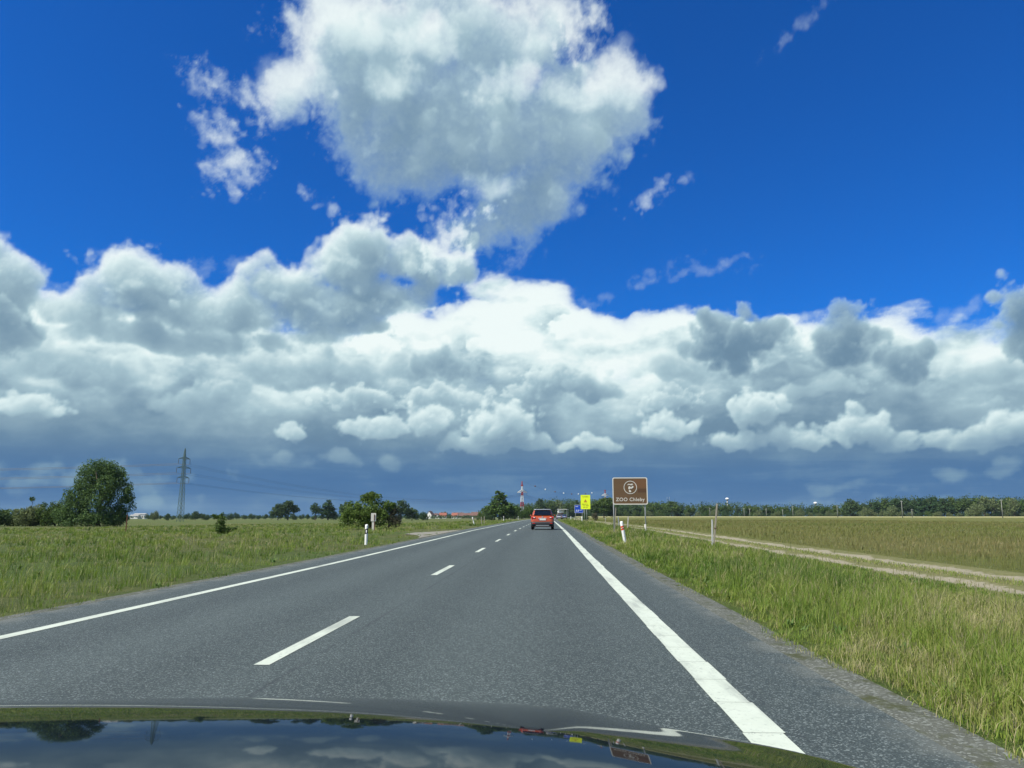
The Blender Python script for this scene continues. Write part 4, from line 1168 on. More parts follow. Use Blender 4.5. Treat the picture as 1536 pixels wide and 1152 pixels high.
def ring(name, outer, inner, y0, y1, mat, parent, z=0.0):
    n = len(outer)
    V = [(a, y0, z + b) for a, b in outer] + [(a, y0, z + b) for a, b in inner] + [(a, y1, z + b) for a, b in outer] + [(a, y1, z + b) for a, b in inner]
    F_ = []
    for i in range(n):
        j = (i + 1) % n
        F_ += [(i, j, n + j, n + i), (i, 2 * n + i, 2 * n + j, j), (n + i, n + j, 3 * n + j, 3 * n + i)]
    me = bpy.data.meshes.new(name); me.from_pydata(V, [], F_); me.update()
    bm = B(); bm.from_mesh(me); bmesh.ops.recalc_face_normals(bm, faces=bm.faces); bm.to_mesh(me); bm.free()
    return put(name, me, parent, mat)
plate('panel', rounded(W_, H_, .10), -.02, .02, m_brown, o, zc)
ring('border', rounded(W_, H_, .10), rounded(W_ - .11, H_ - .11, .07), -.030, -.0205, m_bord, o, zc)
# a darker mended strip and the upper right sheet, as on the real face
boxes('sheeting_patch', [((.70, -.0225, zc + .02), (.50, .004, .20))], m_brown2, o)
boxes('sheeting_patch', [((.60, -.0225, zc + .44), (.76, .004, .54))], simple('brown_sheeting_new', (.145, .072, .030), .42, .4, .10, 1.5), o)
circ = [(math.cos(2 * math.pi * k / 40), math.sin(2 * math.pi * k / 40)) for k in range(40)]
ezc = zc + .21
ring('emblem_ring', [(a * .385 + .02, b * .385) for a, b in circ], [(a * .350 + .02, b * .350) for a, b in circ], -.034, -.0265, m_bord, o, ezc)
em_ = B()
for pts in ([(-.18, .14), (-.10, .21), (.02, .19), (.10, .22), (.17, .19), (.12, .14), (.02, .13), (-.08, .16), (-.13, .13)],
            [(.12, .10), (.19, .06), (.17, -.02), (.06, -.08), (.00, -.06), (-.06, -.10), (-.05, -.16), (-.12, -.06), (-.10, .05), (-.03, .07), (.03, .00), (.10, .03)],
            [(-.09, -.17), (-.02, -.15), (.04, -.20), (.05, -.27), (-.03, -.29), (-.08, -.25)],
            [(.03, .07), (.08, .10), (.06, .05)]):
    vs = [em_.verts.new((a + .02, -.034, ezc + b)) for a, b in pts]
    f_ = em_.faces.new(vs)
    ex = bmesh.ops.extrude_face_region(em_, geom=[f_])
    for v_ in ex['geom']:
        if isinstance(v_, bmesh.types.BMVert): v_.co.y += .008
fin('emblem_animal', em_, m_bord, o)
text_mesh('lettering', 'ZOO Chleby', .285, m_bord, o, (.0, -.026, zb + .29), .004, .003)
for sxp in (-.97, .86):
    bm = B(); cyl_into(bm, (sxp, .07, -.3), (sxp, .07, zt - .08), .038); fin('post', bm, m_steel, o, True)
for zz in (zc + .45, zc - .45):
    boxes('rail', [((0, .045, zz), (W_ * .92, .03, .05))], m_steel, o)
bm = B(); cyl_into(bm, (.85, .0, -.3), (.83, .02, .62), .062, .058); fin('post_sleeve', bm, m_conc, o, True)
# a loose leaning slat in front of its left post
o = tag(empty('stake', (across(922.5, 44.5), 44.5, gz(across(922.5, 44.5), 44.5)), 0), 'slim weathered stake leaning by the left post of the brown sign', 'stake')
bm = B(); box_into(bm, (0.0, 0, .75), (.05, .03, 1.65), Euler((0, R(4), 0)).to_matrix(), .005); fin('stake_wood', bm, m_wood, o)

# yellow-green warning sign
YY = 122.0
x_ = across(878.5, YY); bz = gz(x_, YY)
o = tag(empty('warning_sign', (x_, YY, bz), R(-2)), 'bright yellow warning sign with a triangle on two posts right of the road', 'road sign')
zt, zb = h_at(742.6, YY) - bz, h_at(763.6, YY) - bz
W_, H_ = 1.46, zt - zb; zc = (zt + zb) / 2
m_fluo = simple('fluorescent_yellow', (.74, .86, .02), .4, .4)
plate('panel', rounded(W_, H_, .06), -.02, .02, m_fluo, o, zc)
ring('border', rounded(W_ + .04, H_ + .04, .07), rounded(W_ - .02, H_ - .02, .05), -.026, .024, simple('yellow_frame', (.52, .66, .05), .5, .4), o, zc)
tri = [(0, .24), (-.27, -.22), (.27, -.22)]; tri_i = [(0, .14), (-.18, -.165), (.18, -.165)]
ring('triangle', tri, tri_i, -.028, -.0205, m_red, o, zc + .18)
plate('triangle_field', [(q[0] * .98, q[1] * .98) for q in tri_i], -.0245, -.0205, simple('sign_ochre', (.55, .50, .03), .5, .3), o, zc + .18)
boxes('pictogram', [((0, -.028, zc + .16), (.05, .004, .16)), ((0, -.028, zc + .06), (.05, .004, .04))], m_black, o)
it = []
r6 = random.Random(2)
for row, (zz, hh, x0_, x1_) in enumerate(((.80, .15, -.52, .52), (-.33, .11, -.55, .50), (-.57, .11, -.58, .58), (-.82, .10, -.36, .36))):
    q = x0_
    while q < x1_ - .06:
        lw = r6.choice((.055, .07, .08))
        if r6.random() > .12:
            it.append(((q + lw * .2, -.0275, zc + zz), (.020, .004, hh)))
            it.append(((q + lw * .5, -.0277, zc + zz + r6.choice((-.4, 0, .4)) * hh), (lw * .55, .004, .022)))
            if r6.random() < .6: it.append(((q + lw * .8, -.0279, zc + zz), (.018, .004, hh * r6.choice((.6, 1)))))
        q += lw * 1.25
boxes('lettering', it, simple('sign_ink', (.035, .045, .012), .6, .3), o)
for sxp in (-.16, .18):
    bm = B(); cyl_into(bm, (sxp, .06, -.3), (sxp, .06, zt - .1), .055); fin('post', bm, m_steel, o, True)
boxes('rail', [((0, .035, zc + .5), (1.2, .03, .05)), ((0, .035, zc - .5), (1.2, .03, .05))], m_steel, o)

# blue information sign half hidden behind it
YB = 178.0
x_ = across(868.5, YB); bz = gz(x_, YB)
o = tag(empty('direction_sign', (x_, YB, bz), R(-2)), 'blue direction sign partly hidden behind the yellow sign', 'road sign')
zt, zb = h_at(757.4, YB) - bz, h_at(769.4, YB) - bz
W_, H_ = 1.95, zt - zb; zc = (zt + zb) / 2
plate('panel', rounded(W_, H_, .08), -.02, .02, simple('blue_sheeting', (.010, .055, .36), .4, .4), o, zc)
ring('border', rounded(W_, H_, .08), rounded(W_ - .08, H_ - .08, .06), -.027, -.0205, simple('sign_white', (.66, .70, .74), .5, .4), o, zc)
it = []
for zz, segs_ in ((.55, ((-.62, .24), (-.30, .22))), (-.28, ((-.52, .3), (-.05, .34), (.45, .3))), (-.52, ((-.60, .22), (-.2, .3)))):
    for xq, lw in segs_: it.append(((xq, -.026, zc + zz), (lw, .004, .12)))
boxes('lettering', it, bpy.data.materials['sign_white'], o)
for sxp in (-.75, .75):
    bm = B(); cyl_into(bm, (sxp, .07, -.3), (sxp, .07, zt - .1), .05); fin('post', bm, m_steel, o, True)

# pale sign seen from behind at the shrub
YP = 53.0
x_ = across(560.3, YP); bz = gz(x_, YP)
o = tag(empty('field_sign', (x_, YP, bz), R(4)), 'small pale board on a post in front of the big shrub', 'sign')
zt = h_at(769.6, YP, 560) - bz; zb = h_at(782, YP, 560) - bz
plate('board', rounded(.34, zt - zb, .02), -.012, .012, m_bord, o, (zt + zb) / 2)
boxes('post', [((-.02, .03, zb * .5 + .1), (.16, .03, zb + .5))], m_bord, o, .004)
boxes('bracket', [((.06, -.03, (zt + zb) / 2 - .02), (.05, .03, (zt - zb) * .72))], m_rust, o)
boxes('stake', [((.07, .01, zb * .5), (.05, .03, zb * 1.0))], m_rust, o)

# ------------------------------------------------------------------ roadside marker posts
def delineator(px, d, h, label, lean=(0, 0), band='black', w=.13, u=None):
    x_ = across(px, d) if u is None else u + bend(d)
    o = tag(empty('marker_post', (x_, d, gz(x_, d) - .03)), label, 'marker post', 'white marker posts along the road')
    o.rotation_euler = (R(lean[1]), R(lean[0]), 0)
    bm = B()
    n = 10
    def sect(z, s): return [bm.verts.new((math.cos(2 * math.pi * k / n) * w * .5 * s, math.sin(2 * math.pi * k / n) * w * .42 * s, z)) for k in range(n)]
    rings = [sect(-.15, 1), sect(h * .5, 1), sect(h - .05, 1.0), sect(h - .012, .92), sect(h, .7)]
    for v in rings[3] + rings[4]: v.co.z += v.co.y * .25
    for a_, b_ in zip(rings, rings[1:]):
        for k in range(n): bm.faces.new((a_[k], a_[(k + 1) % n], b_[(k + 1) % n], b_[k]))
    bm.faces.new(rings[-1])
    fin('post', bm, m_white, o, True)
    def band_at(z0, z1, mat, sl, nm='band'):
        bm = B()
        A_ = []
        for z in (z0, z1): A_.append([bm.verts.new((math.cos(2 * math.pi * k / n) * w * .515, math.sin(2 * math.pi * k / n) * w * .435, z + sl * math.cos(2 * math.pi * k / n))) for k in range(n)])
        for k in range(n): bm.faces.new((A_[0][k], A_[0][(k + 1) % n], A_[1][(k + 1) % n], A_[1][k]))
        return fin(nm, bm, mat, o, True)
    if band == 'black':
        bb = band_at(h * .56, h * .80, m_black, .02)
        boxes('reflector', [((.012, -w * .47, h * .68), (.045, .015, .11))], m_wpaint, bb, .004)
    elif band == 'red':
        band_at(h * .63, h * .71, m_orange, .012); band_at(h * .735, h * .815, m_orange, .012)
        boxes('reflector', [((0, -w * .45, h * .725), (w * .7, .012, .02))], m_bord, o)
    elif band == 'grey':
        band_at(h * .5, h * .8, m_conc, .015)
    return o
delineator(550.4, 31.5, .84, 'white post with a black band at the left roadside by the big shrub', (0, 0), 'black', .125)
delineator(937.2, 33, .96, 'white post with orange-red bands leaning left before the brown sign', (-9, 0), 'red', .135)
delineator(711.5, 92, .95, 'white post leaning left beyond the gravel field entrance', (-14, 0), 'grey', .13)
delineator(755.6, 150, .98, 'upright white post left of the road below the tall pointed tree', (0, 0), 'black', .13)
delineator(777.3, 235, .98, 'tiny white post at the foot of the near red and white pylon', (0, 0), 'black', .13)
delineator(873, 118, .95, 'short white post left of the posts of the yellow sign', (0, 0), 'none', .17)
delineator(856.3, 190, .98, 'farthest white post at the right edge of the road', (0, 0), 'none', .15)
def stake(px, d, h, label, lean=(0, 0), mat=None, w=.06, name='stake', cat='stake', extra=None):
    x_ = across(px, d)
    o = tag(empty(name, (x_, d, gz(x_, d) - .02)), label, cat)
    o.rotation_euler = (R(lean[1]), R(lean[0]), 0)
    bm = B(); box_into(bm, (0, 0, h / 2 - .1), (w, w * .7, h + .2), None, w * .12); fin('shaft', bm, mat or m_wood, o)
    if extra == 'cap': bm = B(); cyl_into(bm, (0, 0, h), (0, 0, h + .02), w * .62, w * .5, 8); fin('cap', bm, m_steel, o)
    if extra == 'foot': boxes('foot_band', [((0, 0, .16), (w * 1.15, w * .85, .16))], m_orange, o)
    return o
stake(722.4, 98, .92, 'left one of two brownish stakes left of the road', (-2, 0), m_wood, .10)
stake(726.3, 99, .98, 'right one of two brownish stakes left of the road', (1, 0), m_wood, .09)
stake(928.3, 60, .98, 'thin grey stake just left of the leaning white post', (-3, 0), m_steel, .075, extra='cap')
stake(940.5, 56, 1.05, 'pale stake with an orange foot leaning right behind the leaning white post', (5, 0), m_conc, .075, extra='foot')
stake(908, 86, .78, 'short pale stake beside the farm track left of the brown sign', (0, 0), m_conc, .075, extra='cap')
stake(1066.6, 30, 1.02, 'white stake standing upright in the right-hand grass', (2, 0), simple('dull_white', (.42, .43, .40), .7, .2, .2, 5), .062, extra='cap')
x_ = across(1068.5, 30.4)
o = stake(1068.5, 30.4, 1.66, 'long weathered stake leaning against the white stake', (7, 0), m_wood, .06)
bm = B(); box_into(bm, (0, 0, .72), (.09, .08, .025)); fin('wire_tie', bm, m_rust, o)
stake(190.5, 70, 1.55, 'rusty marker stake in the meadow before the domed willow', (1, 0), m_rust, .075)

# ------------------------------------------------------------------ pylons and cables
m_lattice = simple('lattice_steel', (.10, .15, .115), .6, .3, .2, .3)
def lattice(bm, z0, z1, w0, w1, n, t, faces=True):
    """bracing bars between four tapering legs"""
    for k in range(n):
        a, b = z0 + (z1 - z0) * k / n, z0 + (z1 - z0) * (k + 1) / n
        wa, wb = w0 + (w1 - w0) * k / n, w0 + (w1 - w0) * (k + 1) / n
        P0 = [(wa, wa), (-wa, wa), (-wa, -wa), (wa, -wa)]; P1 = [(wb, wb), (-wb, wb), (-wb, -wb), (wb, -wb)]
        for i in range(4):
            j = (i + 1) % 4
            bar_into(bm, (*P0[i], a), (*P1[j], b), t); bar_into(bm, (*P0[j], a), (*P1[i], b), t)
            bar_into(bm, (*P1[i], b), (*P1[j], b), t)
def leg_into(bm, i, z0, z1, w0, w1, t):
    s1, s2 = ((1, 1), (-1, 1), (-1, -1), (1, -1))[i]
    bar_into(bm, (s1 * w0, s2 * w0, z0), (s1 * w1, s2 * w1, z1), t)
def arm(name, o, z, side, L, w, rise, mat, t=.09):
    bm = B(); s = side
    tip = (s * L, 0, z)
    for yy in (-w, w): bar_into(bm, (s * w, yy, z), tip, t); bar_into(bm, (s * w, yy, z + rise), tip, t)
    for q in (.3, .6):
        xq = s * (w + (L - w) * q); yq = w * (1 - q)
        bar_into(bm, (xq, -yq, z), (xq, yq, z), t * .7); bar_into(bm, (xq, -yq, z), (xq, -yq, z + rise * (1 - q)), t * .7); bar_into(bm, (xq, yq, z), (xq, yq, z + rise * (1 - q)), t * .7)
    return fin(name, bm, mat, o)
P1Y = 300.0
p1x = across(270.5, P1Y); p1z = gz(p1x, P1Y)
H1 = h_at(672.5, P1Y, 277) * 1.0 - p1z
o = tag(empty('pylon', (p1x, P1Y, p1z), R(62)), 'grey-green lattice pylon right of the domed willow', 'pylon')
segs1 = [(0, .55, .98, .56), (.55, .86, .56, .40), (.86, .93, .40, .24), (.93, 1.0, .28, .05)]
for i in range(4):
    bm = B()
    for a, b, w0, w1 in segs1: leg_into(bm, i, a * H1 - (.3 if a == 0 else 0), b * H1, w0, w1, .13)
    fin('leg', bm, m_lattice, o)
bm = B()
for (a, b, w0, w1), n in zip(segs1, (9, 7, 3, 2)): lattice(bm, a * H1, b * H1, w0, w1, n, .06)
fin('bracing', bm, m_lattice, o)
arms1 = [(h_at(686.5, P1Y) - p1z, 2.6), (h_at(700.5, P1Y) - p1z, 3.2), (h_at(715.5, P1Y) - p1z, 2.7)]
ends1 = []
for z, L in arms1:
    for s in (-1, 1):
        arm('crossarm', o, z, s, L, .5, .7, m_lattice, .11)
        bm = B(); cyl_into(bm, (s * L, 0, z), (s * L, 0, z - 2.0), .07, .07, 6)
        for k in range(6): cyl_into(bm, (s * L, 0, z - .35 - .25 * k), (s * L, 0, z - .42 - .25 * k), .14, .14, 8)
        fin('insulator', bm, simple('insulator', (.10, .085, .07), .4, .5) if 'insulator' not in bpy.data.materials else bpy.data.materials['insulator'], o)
        q = Matrix.Rotation(R(62), 3, 'Z') @ Vector((s * L, 0, z - 2.0))
        ends1.append(Vector((p1x, P1Y, p1z)) + q)
top1 = Vector((p1x, P1Y, p1z + H1))

m_band_r = simple('faded_red', (.28, .035, .032), .6, .3, .15, .2)
m_band_w = simple('faded_white', (.52, .54, .54), .6, .3, .1, .2)
def banded_pylon(px, d, top_py, rz, label, arm_py, bands, arm_l):
    x_ = across(px, d); z_ = gz(x_, d)
    H = h_at(top_py, d, px) - z_
    o = tag(empty('pylon', (x_, d, z_), rz), label, 'pylon', 'red and white banded pylons')
    def wid(t): return 1.5 - (1.5 - .75) * t / .62 if t < .62 else (.75 - .35 * (t - .62) / .22 if t < .84 else .40 * (1 - (t - .84) / .17) + .02)
    for a, b, mat in bands:
        bm = B()
        for i in range(4): leg_into(bm, i, a * H, b * H, wid(a), wid(b), .34)
        lattice(bm, a * H, b * H, wid(a), wid(b), max(2, int((b - a) * 16)), .2)
        fin('mast_section', bm, mat, o)
    ends = []
    za = h_at(arm_py, d, px) - z_
    M = Matrix.Rotation(rz, 3, 'Z')
    for s in (-1, 1):
        arm('crossarm', o, za, s, arm_l, .7, 1.9, m_band_w, .5)
        arm('crossarm', o, za + H * .17, s, arm_l * .28, .5, .7, m_band_r, .22)
        for q in (1.0, .6):
            bm = B(); cyl_into(bm, (s * arm_l * q, 0, za), (s * arm_l * q, 0, za - 2.0), .10, .10, 6); fin('insulator', bm, bpy.data.materials['insulator'], o)
            ends.append(Vector((x_, d, z_)) + M @ Vector((s * arm_l * q, 0, za - 2.0)))
    return o, ends, Vector((x_, d, z_ + H))
o2, ends2, top2 = banded_pylon(783.2, 640, 721.5, R(12), 'red and white banded pylon left of the road above the red car', 738.6, [(-.01, .33, m_steel), (.33, .45, m_band_r), (.45, .62, m_band_w), (.62, .72, m_band_r), (.72, .86, m_band_w), (.86, 1.0, m_band_r)], 3.9)
o3, ends3, top3 = banded_pylon(908.4, 850, 734.5, R(12), 'red and white pylon top showing over the trees left of the brown sign', 743.3, [(-.01, .33, m_steel), (.33, .45, m_band_r), (.45, .62, m_band_w), (.62, .72, m_band_r), (.72, .86, m_band_w), (.86, 1.0, m_band_r)], 3.9)
m_wire = simple('cable_steel', (.045, .05, .055), .5, .4)
def cable(a, b, sag, r_, label, group, balls=()):
    pts = []
    N_ = 28
    for k in range(N_ + 1):
        t = k / N_
        q = a.lerp(b, t); q.z -= 4 * sag * t * (1 - t); pts.append((q, r_))
    me = tubes('power_cable', [pts], 4)
    o_ = put('power_cable', me, None, m_wire)
    tag(o_, label, 'power cable', group)
    for t, mat in balls:
        q = a.lerp(b, t); q.z -= 4 * sag * t * (1 - t)
        bm = B(); bmesh.ops.create_uvsphere(bm, u_segments=12, v_segments=8, radius=.62, matrix=Matrix.Translation(q)); fin('marker_ball', bm, mat, o_, True)
    return o_
lvl = ['upper', 'upper', 'middle', 'middle', 'lower', 'lower']; sid = ['near', 'far']
for k, e_ in enumerate(ends1):
    q = Vector((e_.x - 330, e_.y + 6 + (3 if k % 2 else -3), e_.z + 1.5))
    cable(e_, q, 3.2, .075, f'{lvl[k]} power cable stretched left from the lattice pylon', f'{lvl[k]} cables left of the lattice pylon')
    j = (0, 2, 0, 2, 1, 3)[k]
    cable(e_, ends2[j] + Vector((0, 0, (.5, .5, 0, 0, -.5, -.5)[k])), 9.0 - (k // 2) * 1.0, .030, f'{lvl[k]} power cable from the lattice pylon to the near banded pylon', f'{lvl[k]} cables between lattice and banded pylon')
def t_of(px):
    best = min(range(1001), key=lambda k: abs((lambda q: (q.x / q.y) - sight(px).x / sight(px).y)(top2.lerp(top3, k / 1000))))
    return best / 1000
sag_e = 7.5
cable(top2, top3, sag_e, .05, 'earth cable strung with white and dark marker balls between the two banded pylons', None,
      [(t_of(p_), m_) for p_, m_ in ((803, m_rust), (818.4, m_wpaint), (833, m_rust), (846, m_wpaint), (858, m_rust), (868.2, m_wpaint), (879, m_rust), (888.5, m_wpaint))])
for k in range(4):
    cable(ends2[k], ends3[k], 8.0, .055, 'thin power cable sagging between the two banded pylons', 'phase cables between the banded pylons')

# ------------------------------------------------------------------ utility poles and water towers before the wood
m_pole = simple('weathered_concrete', (.23, .235, .205), .9, .15, .2, 2)
def pole(px, d, top_py, label):
    x_ = across(px, d); z_ = gz(x_, d); h = h_at(top_py, d, px) - z_
    o = tag(empty('utility_pole', (x_, d, z_), 0), label, 'utility pole', 'utility poles along the wood')
    lean = random.Random(px).uniform(-.8, .8)
    o.rotation_euler = (0, R(lean), 0)
    bm = B(); cyl_into(bm, (0, 0, -.5), (0, 0, h), .20, .12, 8); fin('shaft', bm, m_pole, o, True)
    boxes('crossarm', [((0, 0, h - .35), (1.3, .10, .10))], m_steel, o)
    bm = B()
    for s in (-.55, 0, .55): cyl_into(bm, (s, 0, h - .3 if s else h), (s, 0, h - .08 if s else h + .22), .06, .04, 6)
    fin('insulator', bm, m_wpaint, o)
for px, d, tp, lb in ((1116.5, 640, 762.5, 'utility pole right of the left-hand water tower'), (1125, 650, 763, 'short utility pole second right of the left-hand water tower'), (1149.7, 620, 763, 'utility pole left of the small yellowish bush'), (1174.5, 600, 764.5, 'utility pole right of the small yellowish bush'),
                      (1189.6, 585, 759.5, 'pale utility pole midway between the yellowish bush and the right-hand water tower'), (1256.6, 520, 758.5, 'utility pole left of the dark pointed tree'), (1354, 415, 751.5, 'tall utility pole before the darkest part of the wood'), (1368.5, 520, 764, 'small dark utility pole just right of the tall one'),
                      (1504, 385, 749.5, 'tallest utility pole near the right edge of the picture'), (1065, 690, 762, 'leaning pale pole behind the two stakes')):
    pole(px, min(d, wood_y(px) - 8), tp, lb)
def water_tower(px, d, top_py, label, kind):
    x_ = across(px, d); z_ = gz(x_, d); h = h_at(top_py, d, px) - z_
    o = tag(empty('water_tower', (x_, d, z_)), label, 'water tower')
    bm = B(); cyl_into(bm, (0, 0, -.5), (0, 0, h - 2.6), .85 if kind else .7, .6, 12); fin('shaft', bm, m_conc, o, True)
    bm = B(); cyl_into(bm, (0, 0, h - 4.2), (0, 0, h - 1.9), .65, 2.3, 18); fin('cone', bm, simple('tower_dark_grey', (.14, .16, .17), .7, .2), o, True)  # funnel under the tank, one even dark grey
    bm = B(); bmesh.ops.create_uvsphere(bm, u_segments=18, v_segments=9, radius=1, matrix=Matrix.Translation((0, 0, h - 1.9)) @ Matrix.Diagonal((2.35, 2.35, 1.9, 1)))
    bmesh.ops.delete(bm, geom=[v for v in bm.verts if v.co.z < h - 2.15], context='VERTS')
    fin('tank', bm, m_wpaint, o, True)
water_tower(1092, 1000, 746.5, 'left-hand white-topped water tower above the wood', 0)
water_tower(1224.4, 1000, 752.8, 'right-hand white-topped water tower with dark funnel above the wood', 1)
# faint twin masts beyond
for px in (1001.5, 1005):
    x_ = across(px, 1500); o = tag(empty('mast', (x_, 1500, gz(x_, 1500))), 'left of two faint thin masts right of the brown sign' if px < 1003 else 'right of two faint thin masts right of the brown sign', 'mast')
    bm = B(); cyl_into(bm, (0, 0, 0), (0, 0, 40), .3, .2, 6); fin('shaft', bm, m_steel, o)
    boxes('aerial', [((0, 0, 38), (.9, .2, 1.2))], m_steel, o)

# ------------------------------------------------------------------ village and far buildings
m_plaster = simple('white_plaster', (.70, .69, .64), .85, .2, .06)
m_tile = simple('red_tile', (.26, .095, .062), .8, .2, .2, 1.5)
m_tile2 = simple('brown_tile', (.15, .085, .068), .8, .2, .2, 1.5)
m_pane = simple('dark_pane', (.02, .025, .03), .15, .5)
def house(px, d, w, dep, wall_h, roof_h, rz, roofm, label, wallm=None, chim=True, name='house'):
    x_ = across(px, d); z_ = gz(x_, d)
    o = tag(empty(name, (x_, d, z_), R(rz)), label, 'house' if name == 'house' else 'building')
    bm = B()
    v = [bm.verts.new(q) for q in ((-w / 2, -dep / 2, -.4), (w / 2, -dep / 2, -.4), (w / 2, dep / 2, -.4), (-w / 2, dep / 2, -.4), (-w / 2, -dep / 2, wall_h), (w / 2, -dep / 2, wall_h), (w / 2, dep / 2, wall_h), (-w / 2, dep / 2, wall_h), (-w / 2, 0, wall_h + roof_h - .05), (w / 2, 0, wall_h + roof_h - .05))]
    for f_ in ((0, 1, 5, 4), (2, 3, 7, 6), (1, 2, 6, 9, 5), (3, 0, 4, 8, 7)): bm.faces.new([v[i] for i in f_])
    fin('wall', bm, wallm or m_plaster, o)
    bm = B(); ov = .5
    e_ = roof_h / (dep / 2)
    y0 = dep / 2 + ov; z0 = wall_h - ov * e_
    for s in (-1, 1):
        a = [bm.verts.new(q) for q in ((-w / 2 - ov, s * y0, z0), (w / 2 + ov, s * y0, z0), (w / 2 + ov, 0, wall_h + roof_h), (-w / 2 - ov, 0, wall_h + roof_h), (-w / 2 - ov, s * y0, z0 + .25), (w / 2 + ov, s * y0, z0 + .25), (w / 2 + ov, 0, wall_h + roof_h + .25), (-w / 2 - ov, 0, wall_h + roof_h + .25))]
        for f_ in ((0, 1, 2, 3), (4, 5, 6, 7), (0, 1, 5, 4), (1, 2, 6, 5), (3, 0, 4, 7)): bm.faces.new([a[i] for i in f_])
    bmesh.ops.recalc_face_normals(bm, faces=bm.faces)
    rf = fin('roof', bm, roofm, o)
    if chim: boxes('chimney', [((w * .2, dep * .12, wall_h + roof_h + .4), (.6, .6, 1.6))], m_tile2, rf)
    for xq in np.linspace(-w * .32, w * .32, max(2, int(w / 4))):
        wn_ = boxes('window', [((xq, -dep / 2 - .02, wall_h * .55), (1.2, .10, 1.3))], m_wpaint, o)
        boxes('pane', [((xq, -dep / 2 - .08, wall_h * .55), (1.0, .06, 1.1))], m_pane, wn_)
    return o
VD = 1040
house(645.5, VD, 11, 8.5, 4.2, 5.4, 78, m_tile2, 'white gabled house at the left end of the village')
house(651.5, VD + 12, 9, 8, 3.0, 3.6, 10, m_tile2, 'low brown-roofed house beside the white gabled house')
house(657.3, VD - 8, 7, 5.5, 2.4, 3.0, 80, m_tile2, 'small white gable left of the first red roof')
house(664.2, VD, 9.5, 9, 3.2, 4.2, 4, m_tile, 'house with the brighter red tiled roof in the village')
house(682.2, VD - 6, 7.5, 8, 3.4, 3.9, -6, m_tile, 'white house with a red roof right of the garden trees')
house(690.5, VD + 24, 9, 8, 3.6, 4.2, 8, m_tile2, 'brown-roofed house between the red roof and the long barn')
house(704.5, VD + 14, 21, 10, 3.4, 3.6, 3, m_tile2, 'long reddish-brown barn roof at the right end of the village', simple('barn_wall', (.20, .13, .10), .9, .2))
house(712.5, VD + 40, 10, 8, 4.2, 4.4, -4, m_tile2, 'brown roof behind the long barn')
house(203, 900, 9, 8, 3.6, .9, 3, m_conc, 'left low white building on the left horizon', name='farm_building', chim=False)
house(211, 905, 13, 9, 5.2, .8, 3, m_conc, 'right taller white building on the left horizon', name='farm_building', chim=False)

# ------------------------------------------------------------------ vehicles
def car_paint(name, col, rough=.28, metal=.3):
    m, g = new_mat(name)
    out_surface(m, principled(m, g, col, rough, None, .5, Metallic=metal, Coat_Weight=.8, Coat_Roughness=.05))
    return m
m_glass = simple('tinted_glass', (.008, .010, .013), .06, .6)
m_tyre = simple('tyre_rubber', (.014, .014, .015), .85, .2)
m_rim = simple('alloy_rim', (.35, .36, .37), .35, .5, Metallic=.8)
m_trim = simple('dark_trim', (.030, .032, .034), .6, .3)
m_lamp = simple('tail_lamp', (.52, .030, .015), .15, .6)
m_plate = simple('number_plate', (.70, .70, .62), .5, .4)
def rrect(hw, y0, y1, r_, z, n=5, taper=0.0):
    pts = []
    for cx_, cy_, a0 in ((hw - r_, y1 - r_, 0), (-hw + r_, y1 - r_, 90), (-hw + r_, y0 + r_, 180), (hw - r_, y0 + r_, 270)):
        for k in range(n + 1):
            a = R(a0 + 90 * k / n); pts.append((cx_ + r_ * math.cos(a), cy_ + r_ * math.sin(a), z))
    return pts
def loft(name, rings, mat, parent, zf=None, cap=(True, True)):
    bm = B(); RV = []
    for rg in rings: RV.append([bm.verts.new((x, y, z + (zf(x, y, z) if zf else 0))) for x, y, z in rg])
    n = len(RV[0])
    for a, b in zip(RV, RV[1:]):
        for k in range(n): bm.faces.new((a[k], a[(k + 1) % n], b[(k + 1) % n], b[k]))
    if cap[0]: bm.faces.new(RV[0][::-1])
    if cap[1]: bm.faces.new(RV[-1])
    bmesh.ops.recalc_face_normals(bm, faces=bm.faces)
    return fin(name, bm, mat, parent, True)
def quad_panel(name, pts, mat, parent, thick=.012):
    """panel through 3-D corner points, thickened along its normal (both ways)"""
    bm = B(); P_ = [Vector(q) for q in pts]
    nrm = (P_[1] - P_[0]).cross(P_[2] - P_[1]).normalized() * thick
    a = [bm.verts.new(q + nrm) for q in P_]; b = [bm.verts.new(q - nrm) for q in P_]
    bm.faces.new(a); bm.faces.new(b[::-1])
    for k in range(len(P_)): bm.faces.new((a[k], b[k], b[(k + 1) % len(P_)], a[(k + 1) % len(P_)]))
    bmesh.ops.recalc_face_normals(bm, faces=bm.faces)
    return fin(name, bm, mat, parent)
